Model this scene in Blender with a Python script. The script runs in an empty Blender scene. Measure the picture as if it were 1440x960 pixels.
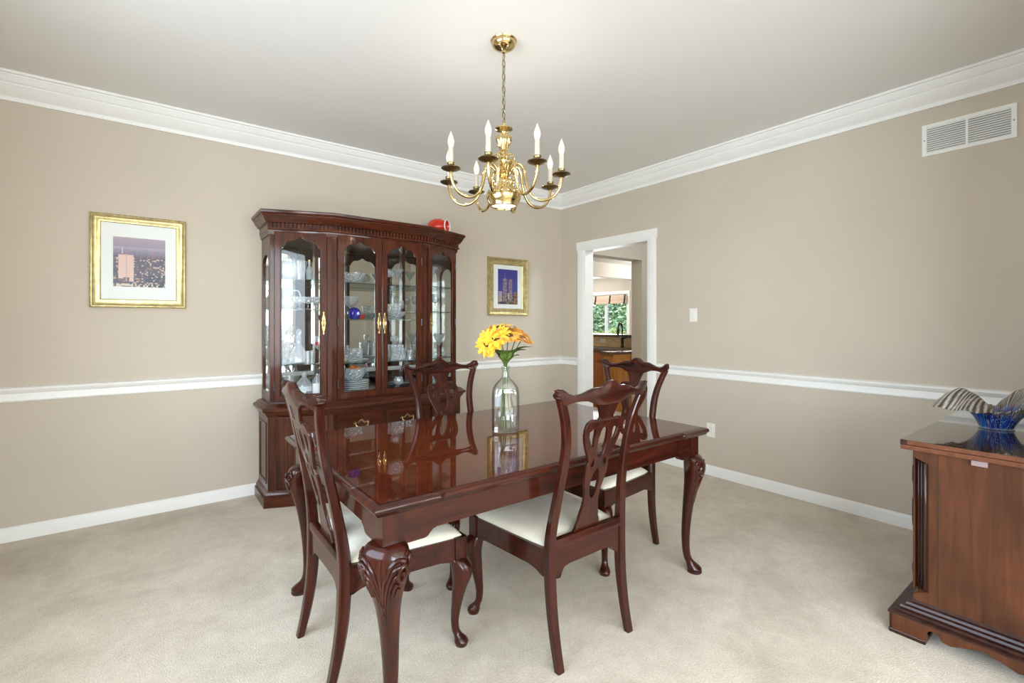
import bpy, bmesh, math, random
from mathutils import Vector, Matrix
R = random.Random(7)
PI = math.pi
C = bpy.context.scene.collection
S = bpy.context.scene

# ------------------------------------------------------------------ mesh helpers
class MB:
    def __init__(s): s.v=[]; s.f=[]; s.m=[]; s.cuts=[]
    def cut(s): s.cuts.append((len(s.v),len(s.f))); return s
    def add(s, vs, fs, m=0):
        o=len(s.v); s.v+= [tuple(p) for p in vs]
        for f in fs: s.f.append([i+o for i in f]); s.m.append(m)
        return s
    def box(s,x0,x1,y0,y1,z0,z1,m=0,fn=None):
        vs=[(x,y,z) for z in (z0,z1) for y in (y0,y1) for x in (x0,x1)]
        if fn: vs=[fn(*p) for p in vs]
        return s.add(vs,[(0,2,3,1),(4,5,7,6),(0,1,5,4),(2,6,7,3),(0,4,6,2),(1,3,7,5)],m)
    def loft(s, rings, m=0, cap=True, closed=False):
        n=len(rings[0]); vs=[p for r in rings for p in r]; fs=[]
        k=len(rings)
        for i in range(k if closed else k-1):
            a=i*n; b=((i+1)%k)*n
            for j in range(n): fs.append((a+j,a+(j+1)%n,b+(j+1)%n,b+j))
        if cap and not closed:
            fs.append(tuple(range(n-1,-1,-1))); fs.append(tuple((k-1)*n+j for j in range(n)))
        return s.add(vs,fs,m)
    def lathe(s, prof, n=24, c=(0,0,0), m=0, fn=None, cap=True):
        rings=[[(c[0]+r*math.cos(2*PI*j/n),c[1]+r*math.sin(2*PI*j/n),c[2]+z) for j in range(n)] for r,z in prof]
        if fn: rings=[[fn(*p) for p in r] for r in rings]
        return s.loft(rings,m,cap)
    def tube(s, pts, rad, n=10, m=0, closed=False):
        P=[Vector(p) for p in pts]; k=len(P)
        rr=rad if isinstance(rad,(list,tuple)) else [rad]*k
        rings=[]; up=None
        for i in range(k):
            if closed: t=(P[(i+1)%k]-P[i-1])
            else: t=P[min(i+1,k-1)]-P[max(i-1,0)]
            t.normalize()
            if up is None:
                up=Vector((0,0,1)) if abs(t.z)<.9 else Vector((1,0,0))
            a=t.cross(up)
            if a.length<1e-6: a=t.orthogonal()
            a.normalize(); b=a.cross(t).normalized(); up=b
            rings.append([tuple(P[i]+rr[i]*(math.cos(2*PI*j/n)*a+math.sin(2*PI*j/n)*b)) for j in range(n)])
        return s.loft(rings,m,not closed,closed)
    def sweep(s, path, prof, closed=False, m=0, capends=True):
        """path: 2D points; prof: (offset to the right of travel, z)."""
        n=len(path); P=[Vector(p) for p in path]; rings=[]
        for i in range(n):
            if closed: d0=(P[i]-P[i-1]).normalized(); d1=(P[(i+1)%n]-P[i]).normalized()
            else:
                d0=(P[i]-P[i-1]).normalized() if i>0 else (P[1]-P[0]).normalized()
                d1=(P[i+1]-P[i]).normalized() if i<n-1 else d0
            n0=Vector((d0.y,-d0.x)); n1=Vector((d1.y,-d1.x)); nn=(n0+n1)/max(1e-6,1+n0.dot(n1))
            rings.append([(P[i].x+nn.x*o,P[i].y+nn.y*o,z) for o,z in prof])
        return s.loft(rings,m,capends,closed)
    def poly(s, pts, m=0): return s.add(pts,[tuple(range(len(pts)))],m)
    def build(s,name,mats,parent=None,smooth=35,bevel=0,bseg=2,loc=None,rot=None,subs=0,merge=False):
        me=bpy.data.meshes.new(name); me.from_pydata(s.v,[],s.f)
        if not isinstance(mats,(list,tuple)): mats=[mats]
        for mt in mats: me.materials.append(mt)
        me.polygons.foreach_set('material_index',s.m)
        bm=bmesh.new(); bm.from_mesh(me)
        if merge: bmesh.ops.remove_doubles(bm,verts=bm.verts,dist=1e-5)
        bmesh.ops.recalc_face_normals(bm,faces=bm.faces); bm.to_mesh(me); bm.free()
        if smooth:
            me.polygons.foreach_set('use_smooth',[True]*len(me.polygons))
            me.set_sharp_from_angle(angle=math.radians(smooth))
        me.update()
        o=bpy.data.objects.new(name,me); C.objects.link(o)
        if parent: o.parent=parent
        if loc: o.location=loc
        if rot: o.rotation_euler=rot
        if bevel:
            b=o.modifiers.new('b','BEVEL'); b.width=bevel; b.segments=bseg; b.limit_method='ANGLE'; b.angle_limit=math.radians(40)
        if subs:
            b=o.modifiers.new('s','SUBSURF'); b.levels=subs; b.render_levels=subs
        return o

def build_each(m,name,*a,**k):
    """one object for each piece closed off with m.cut()"""
    out=[]; v0=f0=0
    for v1,f1 in m.cuts+[(len(m.v),len(m.f))]:
        if f1>f0:
            q=MB(); q.v=m.v[v0:v1]; q.f=[[i-v0 for i in f] for f in m.f[f0:f1]]; q.m=m.m[f0:f1]; out.append(q.build(name,*a,**k))
        v0,f0=v1,f1
    return out
def shape(loops, depth, bevel=0.0):
    """flat outline with holes, given thickness; returns verts, faces in xy with z in +-depth/2"""
    cu=bpy.data.curves.new('tmp','CURVE'); cu.dimensions='2D'; cu.fill_mode='BOTH'
    cu.extrude=max(depth/2-bevel,1e-4); cu.bevel_depth=bevel; cu.bevel_resolution=1; cu.offset=-bevel
    for lp in loops:
        sp=cu.splines.new('POLY'); sp.points.add(len(lp)-1); sp.use_cyclic_u=True
        for p,q in zip(sp.points,lp): p.co=(q[0],q[1],0,1)
    ob=bpy.data.objects.new('tmp',cu); C.objects.link(ob)
    dg=bpy.context.evaluated_depsgraph_get(); me=bpy.data.meshes.new_from_object(ob.evaluated_get(dg))
    vs=[tuple(v.co) for v in me.vertices]; fs=[tuple(p.vertices) for p in me.polygons]
    bpy.data.objects.remove(ob); bpy.data.curves.remove(cu); bpy.data.meshes.remove(me)
    return vs,fs

def smooth_path(pts,n=6,closed=False):
    """Catmull-Rom through pts"""
    P=[Vector(p) for p in pts]; k=len(P); out=[]
    for i in range(k if closed else k-1):
        g=lambda j: P[j%k] if closed else P[max(0,min(k-1,j))]
        p0,p1,p2,p3=g(i-1),g(i),g(i+1),g(i+2)
        for q in range(n):
            t=q/n
            out.append(.5*((2*p1)+(p2-p0)*t+(2*p0-5*p1+4*p2-p3)*t*t+(3*p1-p0-3*p2+p3)*t**3))
    if not closed: out.append(P[-1])
    return [tuple(p) for p in out]
def lerp_tab(tab,x):
    tab=sorted(tab)
    if x<=tab[0][0]: return tab[0][1:]
    for a,b in zip(tab,tab[1:]):
        if x<=b[0]:
            t=(x-a[0])/(b[0]-a[0]); t=t*t*(3-2*t) if False else t
            return tuple(p+(q-p)*t for p,q in zip(a[1:],b[1:]))
    return tab[-1][1:]
def spline_tab(tab,n=5):
    return smooth_path(tab,n)

def thing(name,label,cat,loc=(0,0,0),rotz=0,group=None):
    o=bpy.data.objects.new(name,None); C.objects.link(o); o.empty_display_size=.1
    o.location=loc; o.rotation_euler=(0,0,rotz); tag(o,label,cat,group); return o
def tag(o,label,cat,group=None):
    o['label']=label; o['category']=cat
    if group: o['group']=group
    return o
def struct(o): o['kind']='structure'; return o
def lab(o,t): o['label']=t; return o

# ------------------------------------------------------------------ materials
def srgb(r,g,b):
    f=lambda c:(c/255/12.92) if c/255<=.04045 else ((c/255+.055)/1.055)**2.4
    return (f(r),f(g),f(b),1)
def mat(name):
    m=bpy.data.materials.new(name); m.use_nodes=True; nt=m.node_tree; nt.nodes.clear()
    out=nt.nodes.new('ShaderNodeOutputMaterial'); return m,nt,out
def N(nt,t,**kw):
    n=nt.nodes.new(t)
    for k,v in kw.items():
        if k in n.inputs: n.inputs[k].default_value=v
        else: setattr(n,k,v)
    return n
def L(nt,a,b): nt.links.new(a,b)
def ramp(nt,fac,stops):
    r=N(nt,'ShaderNodeValToRGB'); e=r.color_ramp.elements
    while len(e)<len(stops): e.new(.5)
    for x,(p,c) in zip(e,stops): x.position=p; x.color=c
    L(nt,fac,r.inputs[0]); return r.outputs[0]
def basic(name,col,rough=.5,metal=0,noise=0,nscale=8,bump=0,bscale=40,coat=0,coatr=.05,spec=.5,sheen=0,emit=None,estr=0,col2=None,detail=4):
    m,nt,out=mat(name); p=N(nt,'ShaderNodeBsdfPrincipled',Roughness=rough,Metallic=metal)
    p.inputs['Base Color'].default_value=col; p.inputs['Specular IOR Level'].default_value=spec
    p.inputs['Coat Weight'].default_value=coat; p.inputs['Coat Roughness'].default_value=coatr
    p.inputs['Sheen Weight'].default_value=sheen
    tc=N(nt,'ShaderNodeTexCoord')
    if noise or col2:
        n=N(nt,'ShaderNodeTexNoise',Scale=nscale,Detail=detail); L(nt,tc.outputs['Object'],n.inputs['Vector'])
        c2=col2 or tuple(c*(1-noise) for c in col[:3])+(1,)
        c1=col if col2 else tuple(min(1,c*(1+noise*.5)) for c in col[:3])+(1,)
        L(nt,ramp(nt,n.outputs['Fac'],[(.35,c2),(.65,c1)]),p.inputs['Base Color'])
    if bump:
        n=N(nt,'ShaderNodeTexNoise',Scale=bscale,Detail=3); L(nt,tc.outputs['Object'],n.inputs['Vector'])
        b=N(nt,'ShaderNodeBump',Strength=bump,Distance=.01); L(nt,n.outputs['Fac'],b.inputs['Height']); L(nt,b.outputs[0],p.inputs['Normal'])
    if emit: p.inputs['Emission Color'].default_value=emit; p.inputs['Emission Strength'].default_value=estr
    L(nt,p.outputs[0],out.inputs[0]); return m
def wood(name,c1,c2,axis='z',rough=.25,coat=.5,scale=1.0,coatr=.06,mottle=0):
    m,nt,out=mat(name); p=N(nt,'ShaderNodeBsdfPrincipled',Roughness=rough)
    p.inputs['Coat Weight'].default_value=coat; p.inputs['Coat Roughness'].default_value=coatr; p.inputs['Specular IOR Level'].default_value=.15
    tc=N(nt,'ShaderNodeTexCoord'); mp=N(nt,'ShaderNodeMapping')
    sc={'x':(1.2,14,14),'y':(14,1.2,14),'z':(14,14,1.2)}[axis]
    mp.inputs['Scale'].default_value=[k*scale for k in sc]
    L(nt,tc.outputs['Object'],mp.inputs['Vector'])
    n=N(nt,'ShaderNodeTexNoise',Scale=2.2,Detail=6,Roughness=.62,Distortion=.6); L(nt,mp.outputs[0],n.inputs['Vector'])
    col=ramp(nt,n.outputs['Fac'],[(.3,c1),(.72,c2)])
    if mottle:
        n2=N(nt,'ShaderNodeTexNoise',Scale=3.2,Detail=2); L(nt,tc.outputs['Object'],n2.inputs['Vector'])
        mx=N(nt,'ShaderNodeMix',data_type='RGBA',blend_type='MULTIPLY'); mx.inputs[0].default_value=mottle
        L(nt,col,mx.inputs[6]); L(nt,ramp(nt,n2.outputs['Fac'],[(.35,(.35,.33,.36,1)),(.65,(1.25,1.2,1.1,1))]),mx.inputs[7]); col=mx.outputs[2]
    L(nt,col,p.inputs['Base Color'])
    b=N(nt,'ShaderNodeBump',Strength=.04,Distance=.004); L(nt,n.outputs['Fac'],b.inputs['Height']); L(nt,b.outputs[0],p.inputs['Normal'])
    L(nt,p.outputs[0],out.inputs[0]); return m
def glass(name,face=(.96,.97,.97,1),edge=(.55,.6,.6,1),refl=1.0,rough=.02,cut=0,milk=0):
    """thin clear glass: see-through with Fresnel reflection, denser towards its edges"""
    m,nt,out=mat(name)
    lw=N(nt,'ShaderNodeLayerWeight',Blend=.5)
    t=N(nt,'ShaderNodeBsdfTransparent'); g=N(nt,'ShaderNodeBsdfGlossy',Roughness=rough); mx=N(nt,'ShaderNodeMixShader')
    L(nt,ramp(nt,lw.outputs['Facing'],[(.25,face),(.95,edge)]),t.inputs[0])
    pw=N(nt,'ShaderNodeMath',operation='POWER'); pw.inputs[1].default_value=5; L(nt,lw.outputs['Facing'],pw.inputs[0])
    mm=N(nt,'ShaderNodeMath',operation='MULTIPLY_ADD'); mm.inputs[1].default_value=.9; mm.inputs[2].default_value=.042*refl; mm.use_clamp=True
    L(nt,pw.outputs[0],mm.inputs[0]); L(nt,mm.outputs[0],mx.inputs[0]); L(nt,t.outputs[0],mx.inputs[1]); L(nt,g.outputs[0],mx.inputs[2])
    if cut:
        tc=N(nt,'ShaderNodeTexCoord'); v=N(nt,'ShaderNodeTexVoronoi',Scale=cut); L(nt,tc.outputs['Object'],v.inputs['Vector'])
        b=N(nt,'ShaderNodeBump',Strength=.9,Distance=.02); L(nt,v.outputs['Distance'],b.inputs['Height'])
        for x in (lw,g): L(nt,b.outputs[0],x.inputs['Normal'])
    if milk:
        df=N(nt,'ShaderNodeBsdfDiffuse'); df.inputs[0].default_value=(.86,.90,.93,1); m2=N(nt,'ShaderNodeMixShader')
        L(nt,ramp(nt,lw.outputs['Facing'],[(.2,(milk*.5,)*3+(1,)),(.9,(milk*1.6,)*3+(1,))]),m2.inputs[0])
        L(nt,mx.outputs[0],m2.inputs[1]); L(nt,df.outputs[0],m2.inputs[2]); L(nt,m2.outputs[0],out.inputs[0]); return m
    L(nt,mx.outputs[0],out.inputs[0]); return m
def vcol(name,rough=.5,coat=0):
    m,nt,out=mat(name); p=N(nt,'ShaderNodeBsdfPrincipled',Roughness=rough); p.inputs['Coat Weight'].default_value=coat
    a=N(nt,'ShaderNodeVertexColor',layer_name='Col'); L(nt,a.outputs[0],p.inputs['Base Color']); L(nt,p.outputs[0],out.inputs[0]); return m

M={}
M['wall']=basic('wall_paint',srgb(199,188,172),.75,noise=.03,nscale=1.5,bump=.05,bscale=180,spec=.3)
M['hall']=basic('hall_paint',srgb(202,192,177),.75,noise=.03,nscale=1.5,spec=.3)
M['white']=basic('white_trim',srgb(238,237,233),.4,noise=.015,nscale=3,spec=.4)
M['ceil']=basic('ceiling_paint',srgb(232,230,226),.85,noise=.012,nscale=1.2,bump=.04,bscale=120,spec=.2)
def carpet():
    m,nt,out=mat('carpet_pile'); p=N(nt,'ShaderNodeBsdfPrincipled',Roughness=.95); p.inputs['Specular IOR Level'].default_value=.1; p.inputs['Sheen Weight'].default_value=.25
    tc=N(nt,'ShaderNodeTexCoord')
    a=N(nt,'ShaderNodeTexNoise',Scale=150,Detail=4,Roughness=.8); b=N(nt,'ShaderNodeTexNoise',Scale=2.2,Detail=5,Roughness=.65,Distortion=.5); v=N(nt,'ShaderNodeTexVoronoi',Scale=210)
    d=N(nt,'ShaderNodeTexNoise',Scale=14,Detail=5,Roughness=.7)
    for x in (a,b,v,d): L(nt,tc.outputs['Object'],x.inputs['Vector'])
    c1=ramp(nt,a.outputs['Fac'],[(.30,srgb(192,179,159)),(.70,srgb(236,225,208))])
    c2=ramp(nt,b.outputs['Fac'],[(.36,(.79,.775,.74,1)),(.60,(1,1,1,1))])
    c3=ramp(nt,d.outputs['Fac'],[(.34,(.90,.89,.875,1)),(.62,(1,1,1,1))])
    q=None
    for c in (c2,c3):
        mx=N(nt,'ShaderNodeMix',data_type='RGBA',blend_type='MULTIPLY'); mx.inputs[0].default_value=1
        L(nt,q or c1,mx.inputs[6]); L(nt,c,mx.inputs[7]); q=mx.outputs[2]
    L(nt,q,p.inputs['Base Color'])
    ad=N(nt,'ShaderNodeMath',operation='ADD'); L(nt,a.outputs['Fac'],ad.inputs[0]); L(nt,v.outputs['Distance'],ad.inputs[1])
    bp=N(nt,'ShaderNodeBump',Strength=.45,Distance=.006); L(nt,ad.outputs[0],bp.inputs['Height']); L(nt,bp.outputs[0],p.inputs['Normal'])
    L(nt,p.outputs[0],out.inputs[0]); return m
M['carpet']=carpet()
DK1,DK2=(.012,.0020,.0010,1),(.064,.0105,.0038,1)
M['mz']=wood('mahogany_upright',DK1,DK2,'z',.35,.55,1,.08)
M['mx']=wood('mahogany_long',DK1,DK2,'x',.35,.55,1,.08)
M['my']=wood('mahogany_cross',DK1,DK2,'y',.35,.55,1,.08)
CB1,CB2=(.020,.0040,.0018,1),(.112,.025,.0075,1)
M['cz']=wood('cherry_upright',CB1,CB2,'z',.35,.5,1,.08)
M['cx']=wood('cherry_long',CB1,CB2,'x',.35,.5,1,.08)
M['sz']=wood('walnut_panel',(.055,.017,.0075,1),(.125,.044,.018,1),'z',.4,.25,.8,.2,mottle=.7)
M['sx']=wood('walnut_edge',(.075,.025,.011,1),(.16,.058,.026,1),'x',.4,.3,1,.2)
M['sd']=wood('walnut_dark',(.016,.005,.004,1),(.05,.018,.012,1),'z',.35,.4)
M['oak']=wood('honey_oak',(.30,.11,.022,1),(.48,.21,.05,1),'z',.4,.2)
M['oakr']=wood('red_oak',(.36,.10,.02,1),(.5,.17,.04,1),'x',.4,.2)
def tabletop():
    m,nt,out=mat('polished_veneer'); p=N(nt,'ShaderNodeBsdfPrincipled',Roughness=.25); p.inputs['Specular IOR Level'].default_value=0; p.inputs['Coat Weight'].default_value=1; p.inputs['Coat Roughness'].default_value=.015; p.inputs['Coat IOR'].default_value=1.6
    tc=N(nt,'ShaderNodeTexCoord'); sp=N(nt,'ShaderNodeSeparateXYZ'); L(nt,tc.outputs['Object'],sp.inputs[0])
    def mth(op,a,b=None):
        n=N(nt,'ShaderNodeMath',operation=op)
        for i,x in enumerate((a,b)):
            if x is None: continue
            if isinstance(x,(int,float)): n.inputs[i].default_value=x
            else: L(nt,x,n.inputs[i])
        return n.outputs[0]
    ax=mth('ABSOLUTE',sp.outputs[0]); ay=mth('ABSOLUTE',sp.outputs[1])
    def grain(rot,sc):
        mp=N(nt,'ShaderNodeMapping'); mp.inputs['Rotation'].default_value=(0,0,rot); mp.inputs['Scale'].default_value=sc
        cb=N(nt,'ShaderNodeCombineXYZ'); L(nt,ax,cb.inputs[0]); L(nt,ay,cb.inputs[1]); L(nt,cb.outputs[0],mp.inputs[0])
        n=N(nt,'ShaderNodeTexNoise',Scale=1.5,Detail=3,Roughness=.5,Distortion=.3); L(nt,mp.outputs[0],n.inputs['Vector']); return n.outputs['Fac']
    inner=ramp(nt,grain(.7,(1.4,16,1)),[(.3,(.075,.013,.004,1)),(.7,(.125,.026,.008,1))])
    band=ramp(nt,grain(0,(16,1.4,1)),[(.3,(.052,.009,.0035,1)),(.7,(.085,.016,.006,1))])
    # cross-banded border 13 cm wide
    ex=mth('SUBTRACT',.885,ax); ey=mth('SUBTRACT',.575,ay); e=mth('MINIMUM',ex,ey)
    f=mth('GREATER_THAN',e,.135)
    mx=N(nt,'ShaderNodeMix',data_type='RGBA'); L(nt,f,mx.inputs[0]); L(nt,band,mx.inputs[6]); L(nt,inner,mx.inputs[7])
    L(nt,mx.outputs[2],p.inputs['Base Color']); L(nt,p.outputs[0],out.inputs[0]); return m
M['top']=tabletop()
M['brass']=basic('polished_brass',(.66,.51,.25,1),.16,1)
M['brassd']=basic('aged_brass',(.26,.20,.10,1),.3,1)
M['gold']=basic('gold_leaf_frame',(.60,.49,.24,1),.34,.8,noise=.25,nscale=30,bump=.1,bscale=90)
M['fabric']=basic('cream_seat_fabric',srgb(232,224,203),.9,noise=.06,nscale=7,bump=.35,bscale=420,sheen=.2,spec=.2)
M['mat']=basic('mat_board',srgb(240,240,236),.8,noise=.01,nscale=40)
M['plastic']=basic('white_plastic',srgb(236,233,224),.35,noise=.01)
M['dark']=basic('dark_gap',(.012,.012,.012,1),.7,noise=.2)
M['candle']=basic('candle_sleeve',srgb(188,180,166),.5,noise=.02,nscale=20)
def bulbmat():
    m,nt,out=mat('lit_bulb'); lw=N(nt,'ShaderNodeLayerWeight',Blend=.5); t=N(nt,'ShaderNodeBsdfTransparent'); e=N(nt,'ShaderNodeEmission'); e.inputs[0].default_value=(1,.86,.66,1); e.inputs[1].default_value=2.2
    mx=N(nt,'ShaderNodeMixShader'); L(nt,ramp(nt,lw.outputs['Facing'],[(.10,(.75,.75,.75,1)),(.75,(.10,.10,.10,1))]),mx.inputs[0]); L(nt,t.outputs[0],mx.inputs[1]); L(nt,e.outputs[0],mx.inputs[2]); L(nt,mx.outputs[0],out.inputs[0]); return m
M['bulb']=bulbmat()
M['lens']=basic('downlight_lens',(1,.95,.88,1),.4,emit=(1,.88,.7,1),estr=1.6,noise=.01)
M['pane']=glass('door_glass',(.985,.99,.99,1),(.8,.86,.86,1),.9)
M['matglass']=glass('non_glare_glazing',(.97,.975,.975,1),(.9,.92,.92,1),.35,.4)
M['shelf']=glass('shelf_glass',(.90,.95,.93,1),(.10,.32,.28,1),1.0)
M['gl']=glass('clear_glassware',(.97,.98,.98,1),(.70,.76,.78,1),1.9,milk=.22)
M['cr']=glass('cut_crystal',(.93,.95,.96,1),(.62,.68,.70,1),3.2,.06,cut=38,milk=.34)
M['bott']=glass('bottle_glass',(.975,.985,.985,1),(.70,.76,.76,1),1.5)
M['mirror']=basic('mirror_back',(.86,.9,.88,1),.015,1,noise=.005)
M['porc']=basic('white_porcelain',srgb(236,238,238),.15,coat=.6,noise=.02)
M['frost']=basic('milky_glass',srgb(205,216,222),.2,coat=.5,noise=.12,nscale=25)
M['cobalt']=basic('cobalt_glass',(.012,.012,.30,1),.06,coat=1,noise=.2)
M['redgl']=basic('red_glass',(.45,.02,.03,1),.08,coat=1,noise=.2)
M['amber']=basic('amber_wood',(.35,.13,.03,1),.4,noise=.3)
M['slate']=basic('dark_pewter',(.05,.055,.06,1),.3,.4,noise=.3)
M['orange']=basic('orange_sprig',(.75,.22,.04,1),.6,noise=.3)
M['red']=basic('red_glaze',srgb(214,40,18),.25,coat=.5,noise=.08)
M['petal']=basic('yellow_petal',srgb(243,190,42),.6,col2=srgb(230,164,24),nscale=45,sheen=.2)
M['disc']=basic('brown_seed_disc',srgb(96,66,34),.9,noise=.4,nscale=120,bump=.8,bscale=260)
M['leaf']=basic('green_leaf',srgb(96,118,50),.5,noise=.35,nscale=30)
M['stem']=basic('green_stem',srgb(84,104,56),.6,noise=.2,nscale=30)
M['steel']=basic('dark_bronze_metal',(.09,.075,.06,1),.3,.9,noise=.2)
M['counter']=basic('granite_counter',(.13,.06,.035,1),.2,noise=.6,nscale=60,coat=.4)
M['tile']=basic('tan_backsplash',srgb(232,200,150),.45,noise=.15,nscale=25)
M['shade']=basic('woven_shade',srgb(214,184,160),.8,noise=.15,nscale=40,bump=.2,bscale=150)
M['tape']=basic('black_tape',(.01,.009,.008,1),.7,noise=.1)
M['bark']=basic('tree_bark',(.10,.07,.045,1),.9,noise=.3)
M['fol']=basic('tree_leaves',(.30,.50,.20,1),.6,noise=.5,nscale=3,col2=(.50,.68,.40,1))
M['fol2']=basic('shrub_leaves',(.42,.42,.06,1),.6,noise=.5,nscale=3,col2=(.20,.34,.08,1))
M['lawn']=basic('lawn_grass',(.12,.22,.05,1),.9,noise=.4,nscale=3)
M['vc']=vcol('printed_picture',.6); M['vcg']=vcol('art_glass',.06,1.0)
M['paper']=basic('paper_label',srgb(226,228,236),.7,noise=.03)
M['ink']=basic('printed_ink',(.05,.05,.06,1),.7,noise=.1)

# ------------------------------------------------------------------ room
H=2.75; XL=-4.62; YF=-4.02
def box_obj(name,b,m,**k): return struct(MB().box(*b).build(name,m,smooth=0,**k))
fl=struct(MB().box(XL-.12,.13,-9.2,.0,-.1,0).build('floor',M['carpet'],smooth=0))
box_obj('floor_kitchen',(.13,5.7,-3,7.0,-.1,0),basic('kitchen_floor',srgb(198,186,168),.35,noise=.12,nscale=6))
box_obj('ceiling',(XL-.12,1.6,-9.2,.18,H,H+.1),M['ceil'])
box_obj('ceiling_kitchen',(.0,5.7,.181,7.0,2.44,2.54),M['ceil'])
box_obj('wall_back',(XL-.12,.13,0,.177,0,H),M['wall'])
DY0,DY1,DZ=-.365,-1.21,2.10
w=MB(); w.box(0,.13,-9.2,DY1,0,H); w.box(0,.13,DY0,0,0,H); w.box(0,.13,DY1,DY0,DZ,H)
struct(w.build('wall_right',M['wall'],smooth=0))
# left wall with a window opening, plus one added for extra light
WY0,WY1,WZ0,WZ1=-3.55,-1.65,.75,2.25
w=MB(); w.box(XL-.12,XL,-9.2,-8.2,0,H); w.box(XL-.12,XL,-5.2,WY0,0,H); w.box(XL-.12,XL,-8.2,-5.2,0,.6); w.box(XL-.12,XL,-8.2,-5.2,2.3,H); w.box(XL-.12,XL,WY1,0,0,H); w.box(XL-.12,XL,WY0,WY1,0,WZ0); w.box(XL-.12,XL,WY0,WY1,WZ1,H)
struct(w.build('wall_left',M['wall'],smooth=0))
w=MB(); w.box(-1.45,0,YF-.12,YF,0,H); w.box(XL,-1.45,YF-.12,YF,2.5,H)
struct(w.build('wall_front',M['wall'],smooth=0))
# living room end wall with two wide windows
w=MB(); w.box(XL-.12,.13,-9.2,-9.08,0,.6); w.box(XL-.12,.13,-9.2,-9.08,2.3,H)
for a,b in ((XL-.12,-4.3),(-2.5,-2.1),(-.3,.13)): w.box(a,b,-9.2,-9.08,.6,2.3)
struct(w.build('wall_living',M['wall'],smooth=0))
def win(name,axis,p,a0,a1,z0,z1,nm,pane=True):
    m=MB(); fr=.05
    def bx(a,b,c,d,dp=.06):
        if axis=='x': m.box(p-dp/2,p+dp/2,a,b,c,d)
        else: m.box(a,b,p-dp/2,p+dp/2,c,d)
    bx(a0,a0+fr,z0,z1); bx(a1-fr,a1,z0,z1); bx(a0,a1,z0,z0+fr); bx(a0,a1,z1-fr,z1)
    for k in range(1,nm+1):
        a=a0+(a1-a0)*k/(nm+1); bx(a-.03,a+.03,z0,z1)
    o=struct(m.build(name,M['white'],smooth=0,bevel=.004))
    q=MB()
    if axis=='x': q.box(p-.003,p+.003,a0+fr,a1-fr,z0+fr,z1-fr)
    else: q.box(a0+fr,a1-fr,p-.003,p+.003,z0+fr,z1-fr)
    if pane: q.build('pane',M['pane'],o,smooth=0)
    return o
win('window_2','x',XL-.06,WY0,WY1,WZ0,WZ1,1)
win('added_window','x',XL-.06,-8.2,-5.2,.6,2.3,2)  # unseen window added so more light reaches the right wall
win('window_3','y',-9.14,-4.3,-2.5,.6,2.3,1)
win('window_4','y',-9.14,-2.1,-.3,.6,2.3,1)

# trims
crown=[(0,2.605),(.012,2.605),(.014,2.628),(.02,2.634),(.03,2.640),(.048,2.655),(.066,2.676),(.072,2.683),(.072,2.690),(.079,2.694),(.085,2.700),(.095,2.716),(.103,2.726),(.103,2.733),(.116,2.735),(.116,2.75),(0,2.75)]
struct(MB().sweep([(XL,0),(0,0),(0,YF)],crown).build('trim_1',M['white'],smooth=30))
rail=[(0,.822),(.010,.824),(.014,.832),(.012,.842),(.012,.872),(.018,.878),(.026,.888),(.030,.898),(.026,.906),(.012,.912),(0,.914)]
struct(MB().sweep([(XL,0),(0,0),(0,-.27)],rail).build('trim_2',M['white'],smooth=30))
struct(MB().sweep([(0,-1.305),(0,YF)],rail).build('trim_3',M['white'],smooth=30))
base=[(0,0),(.014,0),(.014,.062),(.011,.072),(.006,.080),(0,.084)]
struct(MB().sweep([(XL,0),(0,0)],base).build('baseboard_back',M['white'],smooth=30))
struct(MB().sweep([(0,0),(0,-.27)],base).build('baseboard_corner',M['white'],smooth=30))
struct(MB().sweep([(0,-1.305),(0,YF)],base).build('baseboard_right',M['white'],smooth=30))
# door casing and jambs (cased opening, no door leaf)
cw=.095
m=MB()
cp=[(0,0),(.004,.016),(.02,.019),(.06,.015),(.085,.012),(.095,.008),(.095,0)]
for y0,s in ((DY0,1),(DY1,-1)):
    rings=[[(-t,y0+s*(cw-o)-s*.004,z) for o,t in cp] for z in (0,DZ-.004)]
    m.loft(rings)
ye=[DY0+cw+.008,DY1-cw-.008]
m.loft([[(-t,y,DZ+(cw-o)-.004) for o,t in cp] for y in ye])
m.box(.0005,.13,DY0-.014,DY0,0,DZ-.014); m.box(.0005,.13,DY1,DY1+.014,0,DZ-.014); m.box(.0005,.13,DY1,DY0,DZ-.014,DZ)
struct(m.build('door_1',M['white'],smooth=30))

# ------------------------------------------------------------------ kitchen beyond the doorway
XJ=1.49
w=MB(); w.box(.13,XJ,0,.177,2.143,H); w.box(XJ,5.7,0,.177,0,H)
struct(w.build('wall_hall',M['hall'],smooth=0))
w=MB(); KX=5.5; ky0,ky1,kz0,kz1=3.50,4.95,.98,2.02
w.box(KX,KX+.15,.177,ky0,0,H); w.box(KX,KX+.15,ky1,7,0,H); w.box(KX,KX+.15,ky0,ky1,0,kz0); w.box(KX,KX+.15,ky0,ky1,kz1,H)
struct(w.build('wall_kitchen',M['hall'],smooth=0))
box_obj('wall_kitchen_end',(.0,5.65,7,7.12,0,H),M['hall'])
box_obj('wall_hall_end',(5.5,5.65,-3,0,0,H),M['hall'])
box_obj('wall_hall_side',(.13,5.65,-3.1,-3,0,H),M['hall'])
box_obj('ceiling_hall',(1.6,5.7,-3.1,.18,H,H+.1),M['ceil'])
box_obj('wall_kitchen_side',(0,.13,.177,7,0,H),M['hall'])
box_obj('trim_4',(.13,5.5,2.04,2.22,2.175,2.44),M['hall'])   # dropped beam
wn=win('window_1','x',KX+.06,ky0,ky1,kz0,kz1,1)
m=MB()
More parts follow.
